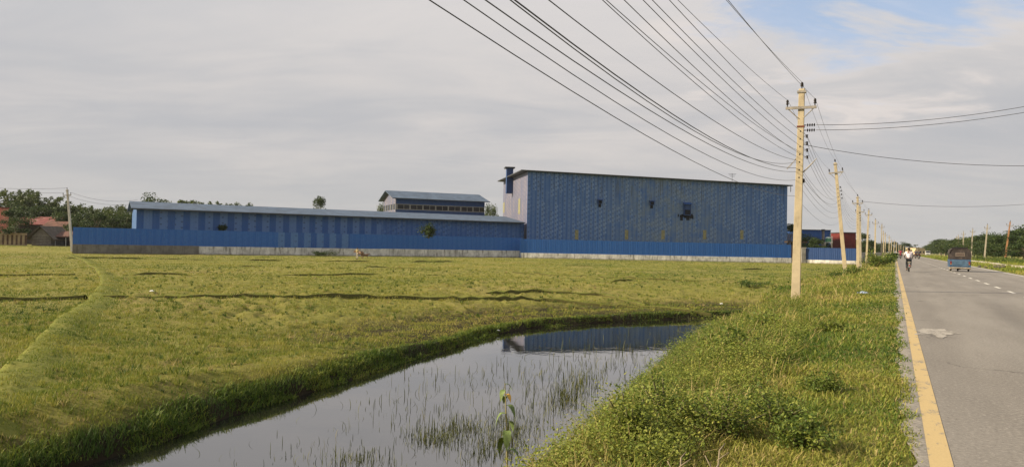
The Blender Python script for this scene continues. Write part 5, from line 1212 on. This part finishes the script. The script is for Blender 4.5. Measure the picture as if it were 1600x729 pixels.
RIDE = dict(pelvis=(0, -.13, .93), chest=(0, .02, 1.33), neck=(0, .07, 1.49), head=(0, .10, 1.62), shl=(-.20, .02, 1.40), shr=(.20, .02, 1.40), ell=(-.29, .18, 1.16), elr=(.29, .18, 1.16), wrl=(-.25, .40, 1.04), wrr=(.25, .40, 1.04),
            hipl=(-.095, -.10, .88), hipr=(.095, -.10, .88), knl=(-.13, .22, .56), knr=(.13, .30, .74), anl=(-.12, .02, .17), anr=(.12, .10, .38), toel=(-.13, .16, .12), toer=(.13, .24, .34))
MOTO = dict(RIDE, pelvis=(0, -.18, .86), chest=(0, -.08, 1.26), neck=(0, -.03, 1.42), head=(0, 0, 1.55), shl=(-.21, -.08, 1.33), shr=(.21, -.08, 1.33), ell=(-.34, .08, 1.12), elr=(.34, .08, 1.12), wrl=(-.30, .34, 1.04), wrr=(.30, .34, 1.04), hipl=(-.10, -.15, .82), hipr=(.10, -.15, .82), knl=(-.22, .22, .66), knr=(.22, .22, .66), anl=(-.2, .05, .27), anr=(.2, .05, .27), toel=(-.2, .22, .24), toer=(.2, .22, .24))
STAND = dict(pelvis=(0, 0, .90), chest=(0, .01, 1.30), neck=(0, .02, 1.46), head=(0, .04, 1.58), shl=(-.20, 0, 1.37), shr=(.20, 0, 1.37), ell=(-.27, .02, 1.08), elr=(.30, .06, 1.10), wrl=(-.28, .12, .84), wrr=(.36, .24, .96), hipl=(-.095, 0, .85), hipr=(.095, 0, .85), knl=(-.11, .04, .48), knr=(.12, -.01, .48), anl=(-.12, 0, .08), anr=(.13, -.06, .08), toel=(-.14, .15, .04), toer=(.15, .09, .04))
CLOTH = lambda n, c: simple(n, c, .85, .12, 8)
M_TYRE = simple('tyre_black', (.018, .017, .016), .8, .2, 6); M_CHROME = simple('dull_chrome', (.45, .44, .42), .35, .1, 5, .8)
def wheel_mb(c, R_, r_, axis='x', n=20, m_=8):
    mb = MB(); vs = []; fs = []
    for i in range(n):
        a = 2 * math.pi * i / n
        for j in range(m_):
            b = 2 * math.pi * j / m_; rr = R_ - r_ + r_ * math.cos(b); vs.append((c[0] + r_ * math.sin(b), c[1] + rr * math.cos(a), c[2] + rr * math.sin(a)))
    for i in range(n):
        for j in range(m_): fs.append((i * m_ + j, ((i + 1) % n) * m_ + j, ((i + 1) % n) * m_ + (j + 1) % m_, i * m_ + (j + 1) % m_))
    return mb.add(vs, fs)
def make_bicycle(label, frame_col, group=None):
    root = empty('bicycle', label=label, cat='bicycle', group=group); MF = simple('bike_paint_' + str(frame_col[0]), frame_col, .4, .15, 5)
    for y in (-.53, .53):
        w_ = wheel_mb((0, y, .34), .34, .022).build('wheel', M_TYRE, root, True); mb = MB()
        for i in range(12): a = 2 * math.pi * i / 12; mb.tube([(0, y, .34), (0, y + .3 * math.cos(a), .34 + .3 * math.sin(a))], .004, 4, False)
        mb.tube([(-.05, y, .34), (.05, y, .34)], .03, 8); mb.build('spokes', M_CHROME, w_)
    mb = MB(); bb, seat, head_, hd2, fr, re = (0, -.08, .30), (0, -.22, .84), (0, .36, .86), (0, .39, .74), (0, .53, .34), (0, -.53, .34)
    mb.tube([bb, seat], .018, 6).tube([seat, head_], .017, 6).tube([bb, hd2], .018, 6)
    for s in (-.05, .05): mb.tube([(s, -.53, .34), (s * .6, -.08, .30)], .011, 5).tube([(s, -.53, .34), (s * .5, -.22, .80)], .010, 5).tube([(s, .53, .34), (s * .6, .40, .68)], .013, 5)
    mb.tube([hd2, (0, .35, .92)], .02, 6); mb.build('frame', MF, root)
    MB().tube([(-.28, .30, .98), (-.22, .42, 1.0), (0, .36, .95), (.22, .42, 1.0), (.28, .30, .98)], .013, 6).build('handlebar', M_CHROME, root)
    MB().ball((0, -.25, .89), (.10, .15, .045), 10, 6).build('saddle', M_TYRE, root, True)
    MB().box(-.09, .09, -.75, -.32, .70, .73).tube([(-.07, -.7, .7), (-.05, -.53, .34)], .008, 4).tube([(.07, -.7, .7), (.05, -.53, .34)], .008, 4).build('carrier', simple('carrier_pale', (.50, .46, .36), .5), root)
    mb = MB()
    for i in range(9): a = R(35 + 16 * i); b = R(35 + 16 * (i + 1)); mb.hexa([(-.035, -.53 + .375 * math.cos(q), .34 + .375 * math.sin(q)) if e_ == 0 else (.035, -.53 + .375 * math.cos(q), .34 + .375 * math.sin(q)) for q, e_ in ((a, 0), (a, 1), (b, 1), (b, 0))] + [(-.035 if e_ == 0 else .035, -.53 + .38 * math.cos(q), .34 + .38 * math.sin(q)) for q, e_ in ((a, 0), (a, 1), (b, 1), (b, 0))])
    mb.build('mudguard', M_CHROME, root)
    MB().box(-.03, .03, -.92, -.90, .42, .52).build('reflector', simple('reflector_red', (.35, .02, .02), .3), root)
    mb = MB(); mb.tube([(-.05, -.08, .30), (.05, -.08, .30)], .03, 8)
    mb.tube([(-.07, -.08, .30), (-.07, .04, .14)], .011, 5).tube([(.07, -.08, .30), (.07, .06, .36)], .011, 5).box(-.18, -.06, .0, .1, .085, .105).box(.06, .18, .08, .18, .30, .32); mb.build('pedals', M_CHROME, root); return root
bp = at_z(1420, 424.5, 0); bz = R(2)
bike = make_bicycle('bicycle with a pale rear carrier, ridden along the yellow line', (.05, .05, .06)); bike.location = bp + Vector((0, .55, 0)); bike.rotation_euler = (0, 0, bz); bike.scale = (1.05,) * 3
pr = make_person('cyclist in a pale lavender shirt and dark trousers riding away', RIDE, CLOTH('lavender_shirt', (.62, .56, .62)), CLOTH('dark_trousers', (.03, .035, .045)), bike.location, bz); pr.scale = (1.05,) * 3
def make_motorbike(label, col, group):
    root = empty('motorcycle', label=label, cat='motorcycle', group=group); MF = simple('motor_paint_%s' % col[0], col, .35, .15, 5)
    for y in (-.62, .62): w_ = wheel_mb((0, y, .30), .30, .05).build('wheel', M_TYRE, root, True); MB().tube([(-.04, y, .3), (.04, y, .3)], [.2, .2], 14).build('rim', M_CHROME, w_)
    MB().prism([(-.85, .78), (-.5, .62), (.3, .60), (.42, .80), (.36, .92), (.1, .88), (-.05, .80), (-.8, .86)], 'x', -.11, .11).build('tank_and_tail', MF, root, bevel=.02)
    MB().box(-.12, .12, -.72, .02, .80, .87).build('saddle', M_TYRE, root, bevel=.02); MB().box(-.15, .15, -.25, .3, .25, .58).build('engine', M_CHROME, root, bevel=.03)
    MB().tube([(-.08, .62, .3), (-.08, .42, .95)], .025, 6).tube([(.08, .62, .3), (.08, .42, .95)], .025, 6).build('fork', M_CHROME, root)
    MB().tube([(-.36, .28, 1.05), (-.2, .38, 1.02), (.2, .38, 1.02), (.36, .28, 1.05)], .015, 6).build('handlebar', M_TYRE, root); MB().box(-.08, .08, -.90, -.86, .70, .78).build('tail_light', simple('tail_red', (.4, .02, .02), .3), root)
    MB().tube([(.14, .1, .28), (.16, -.8, .36)], [.035, .05], 8).build('exhaust', M_CHROME, root); return root
GM = 'far riders on the left side of the road'
for i, (px, py, col, lb1, lb2, sc, tc) in enumerate([(1407, 404, (.25, .03, .05), 'far red motorcycle left of the cyclist', 'far rider in a dark red shirt left of the cyclist', (.22, .03, .06), (.03, .03, .04)), (1430.5, 403.5, (.03, .03, .035), 'far dark motorcycle just right of the cyclist', 'far rider in dark blue grey right of the cyclist', (.055, .06, .085), (.02, .02, .03)), (1435.5, 404.3, (.05, .05, .055), 'dark motorcycle farthest right in the knot of riders', 'rider in dark clothes farthest right of the far riders', (.05, .05, .065), (.02, .02, .03))]):
    p = at_z(px, py, 0); mo = make_motorbike(lb1, col, GM); mo.location = p; mo.rotation_euler = (0, 0, R(3 * i - 2)); q = make_person(lb2, MOTO, CLOTH('rider_shirt_%d' % i, sc), CLOTH('rider_trousers_%d' % i, tc), p, R(3 * i - 2)); mo.scale = q.scale = (1.25,) * 3

# the three-wheeler, seen from behind
tp = at_z(1500, 424, 0)
tm = empty('three_wheeler', (tp.x, tp.y + 1.35, 0), 0, 'blue three-wheeled passenger tempo with a dark canvas hood, driving away', 'three-wheeler')
TB = simple('tempo_blue', (.05, .095, .175), .45, .25, 3, dirt=(.06, .13, .20)); TC = simple('canvas_brown', (.042, .034, .032), .85, .3, 4, dirt=(.10, .08, .07)); TD = simple('tempo_dark', (.02, .02, .022), .7, .2, 3); TW = simple('tempo_cream', (.42, .36, .27), .7, .25, 4, dirt=(.2, .17, .13)); TBP = simple('tempo_pale_blue', (.075, .135, .205), .5, .3, 4)
hw = .84
mb = MB(); mb.prism([(-hw, .36), (hw, .36), (hw + .02, .95), (hw, 1.02), (-hw, 1.02), (-hw - .02, .95)], 'y', -1.35, .75); body = mb.build('body', TB, tm, bevel=.03)
MB().box(-.66, .66, -1.375, -1.352, .46, .94).build('tailgate', TBP, tm, bevel=.008)
mb = MB()
for k in range(3): mb.box(-.60, .60, -1.388, -1.376, .54 + .13 * k, .56 + .13 * k)
mb.build('tailgate_ribs', TB, tm)
MB().prism([(-.82, .40), (.82, .40), (.66, .9), (-.66, .9)], 'y', .752, 1.35).build('front_body', TB, tm, bevel=.04)
mb = MB(); mb.prism([(-hw, 1.022), (hw, 1.022), (hw, 1.60), (hw - .06, 1.80), (hw - .25, 1.92), (-hw + .25, 1.92), (-hw + .06, 1.80), (-hw, 1.60)], 'y', -1.34, -1.28); mb.build('hood_back', TC, tm, bevel=.015)
mb = MB(); mb.prism([(-hw - .02, 1.55), (-hw + .05, 1.82), (-hw + .25, 1.95), (hw - .25, 1.95), (hw - .05, 1.82), (hw + .02, 1.55), (hw - .03, 1.55), (hw - .1, 1.78), (hw - .28, 1.90), (-hw + .28, 1.90), (-hw + .1, 1.78), (-hw + .03, 1.55)], 'y', -1.38, 1.0); mb.build('hood_roof', TC, tm)
for s in (-1, 1):
    mb = MB(); mb.box(s * hw - .025, s * hw + .025, -1.27, -.5, 1.022, 1.6); mb.build('hood_side', TC, tm)
    MB().tube([(s * (hw - .03), .72, 1.0), (s * (hw - .06), .95, 1.6)], .022, 6).build('pillar', TD, tm); MB().tube([(s * (hw - .03), -.1, 1.02), (s * (hw - .03), -.1, 1.6)], .02, 6).build('pillar', TD, tm)
fr = MB().box(-.37, .37, -1.362, -1.342, 1.28, 1.58).build('rear_window', simple('canvas_frame', (.17, .14, .115), .8, .2, 5), tm); MB().box(-.31, .31, -1.368, -1.363, 1.33, 1.53).build('pane', simple('dirty_window', (.10, .075, .062), .3, .3, 6), fr)
for x0, x1 in ((-.6, -.56), (.56, .6)): MB().tube([(x0, -1.1, 1.95), (x0, .6, 1.95)], .02, 5).build('rack_rail', TD, tm)
mb = MB()
for k in range(4): mb.tube([(-.62, -1.1 + .55 * k, 1.98), (.62, -1.1 + .55 * k, 1.98)], .022, 5)
mb.tube([(-.62, -1.1, 2.03), (.62, -1.1, 2.03)], .025, 5); mb.build('roof_rack', TD, tm)
for s in (-1, 1):
    l_ = MB().box(s * .72 - .07, s * .72 + .07, -1.39, -1.352, .66, .86).build('tail_light', simple('lamp_red', (.16, .03, .03), .3, .2, 6), tm, bevel=.01); MB().box(s * .72 - .05, s * .72 + .05, -1.398, -1.391, .59, .65).build('indicator', simple('lamp_amber', (.45, .18, .03), .3), l_)
    w_ = wheel_mb((s * .70, -.75, .24), .24, .07, n=18).build('wheel', M_TYRE, tm, True); MB().tube([(s * .70 - .05, -.75, .24), (s * .70 + .05, -.75, .24)], [.15, .15], 12).build('rim', TW, w_)
    MB().box(s * .72 - .13, s * .72 + .13, -1.34, -1.0, .20, .355).build('mud_flap', TW, tm)
    m_ = MB().tube([(s * .8, .8, 1.35), (s * 1.0, .75, 1.42)], .012, 5).build('mirror_arm', TD, tm); MB().box(s * 1.0 - .06, s * 1.0 + .06, .73, .76, 1.34, 1.52).build('mirror', TD, m_, bevel=.008)
w_ = wheel_mb((0, 1.05, .24), .24, .07, n=18).build('wheel', M_TYRE, tm, True); MB().tube([(-.05, 1.05, .24), (.05, 1.05, .24)], [.15, .15], 12).build('rim', TW, w_)
MB().box(-.84, .84, -1.45, -1.38, .28, .355).build('bumper', TW, tm, bevel=.012); MB().tube([(-.70, -.75, .24), (.70, -.75, .24)], .035, 8).build('axle', TD, tm); MB().ball((0, -.75, .27), (.14, .14, .12), 10, 7).build('differential', TD, tm, True)
MB().box(-.60, .60, -.9, .7, 1.022, 1.10).build('seat', TD, tm); MB().box(-.62, .62, .80, .83, 1.05, 1.55).build('windscreen', M_GLASS, tm)
tm.scale = (.89, 1.0, .96)

# far minibus coming towards us
p = at_z(1449.5, 399.2, 0); vb = empty('minibus', (p.x, p.y, 0), R(180), 'far pale minibus coming up the road beside the right trees', 'minibus'); VW = simple('van_white', (.5, .5, .5), .4, .1, 2)
MB().prism([(-2.4, .35), (2.4, .35), (2.45, 1.0), (2.1, 1.25), (1.6, 2.15), (-2.4, 2.2)], 'x', -.95, .95).build('body', VW, vb, bevel=.06)
MB().prism([(2.13, 1.29), (1.66, 2.08), (1.68, 2.1), (2.16, 1.3)], 'x', -.8, .8).build('windscreen', M_GLASS, vb); MB().box(-.7, .7, 2.452, 2.47, .55, .85).build('grille', TD, vb)
for s in (-1, 1):
    MB().box(s * .951, s * .956, -2.0, 1.5, 1.2, 1.9).build('side_window', M_GLASS, vb); MB().box(s * .72 - .14, s * .72 + .14, 2.452, 2.475, .65, .85).build('headlight', VW, vb)
    for y in (-1.5, 1.5): wheel_mb((s * .82, y, .34), .34, .1).build('wheel', M_TYRE, vb, True)

# herdsman with a cow and a calf before the fence
pp = on_ground(558.5, 106); pp = Vector((pp.x, pp.y, gz(pp.x, pp.y)))
make_person('herdsman in a tan shirt and pale trousers standing in the field by a brown cow', STAND, CLOTH('tan_shirt', (.36, .29, .15)), CLOTH('pale_trousers', (.42, .38, .31)), pp, PHI + R(160))
M_COW = simple('cow_brown', (.16, .10, .065), .8, .2, 3); M_HORN = simple('horn', (.10, .08, .06), .6)
def make_cow(label, loc, rz, s, name='cow'):
    root = empty(name, loc, rz, label, 'cow'); root.scale = (s,) * 3
    js = [(-.62, 0, 1.10, .24, .22), (-.2, 0, 1.02, .29, .27), (.25, 0, 1.04, .28, .27), (.55, 0, 1.14, .22, .24), (.80, 0, 1.26, .13, .16), (1.0, 0, 1.34, .11, .13), (1.14, 0, 1.25, .095, .1), (1.32, 0, 1.10, .062, .068)]
    bn = [(i, i + 1) for i in range(7)]
    for y in (-.15, .15):
        k = len(js); js += [(.50, y, .80, .12), (.52, y, .48, .062), (.50, y, .24, .045), (.52, y, .05, .05)]; bn += [(2, k), (k, k + 1), (k + 1, k + 2), (k + 2, k + 3)]
        k = len(js); js += [(-.58, y, .82, .15), (-.48, y, .62, .085), (-.68, y, .42, .055), (-.64, y, .2, .042), (-.62, y, .05, .05)]; bn += [(0, k), (k, k + 1), (k + 1, k + 2), (k + 2, k + 3), (k + 3, k + 4)]
    k = len(js); js += [(-.86, 0, 1.16, .04), (-.92, 0, .8, .022), (-.93, 0, .5, .035)]; bn += [(0, k), (k, k + 1), (k + 1, k + 2)]
    b = skin_obj('body', js, bn, M_COW, root, 1)
    for sg in (-1, 1):
        MB().ball((1.02, sg * .17, 1.38), (.035, .10, .05), 8, 5).build('ear', M_COW, b, True); MB().tube([(1.02, sg * .07, 1.44), (1.0, sg * .15, 1.54), (1.04, sg * .16, 1.64)], [.03, .022, .008], 6).build('horn', M_HORN, b)
    return root
c1 = on_ground(562, 110); make_cow('brown cow standing behind the herdsman before the plinth', (c1.x, c1.y, gz(c1.x, c1.y)), PHI + R(150), .9)
c2 = on_ground(571, 111.5); make_cow('small reddish calf to the right of the cow', (c2.x, c2.y, gz(c2.x, c2.y)), PHI + R(10), .58, 'calf')

# ------------------------------------------------------------------ thin evening haze over the plain
mt, nt = new_mat('haze_air')
pv = nt.n('ShaderNodeVolumePrincipled', {'Color': (.86, .88, .92, 1), 'Density': .00009, 'Anisotropy': 0.2})
o_ = nt.n('ShaderNodeOutputMaterial'); nt.l.new(pv.outputs[0], o_.inputs['Volume'])
tag(MB().box(-3400, 3400, -3400, 3600, -4.5, 26).build('haze', mt), kind='stuff')
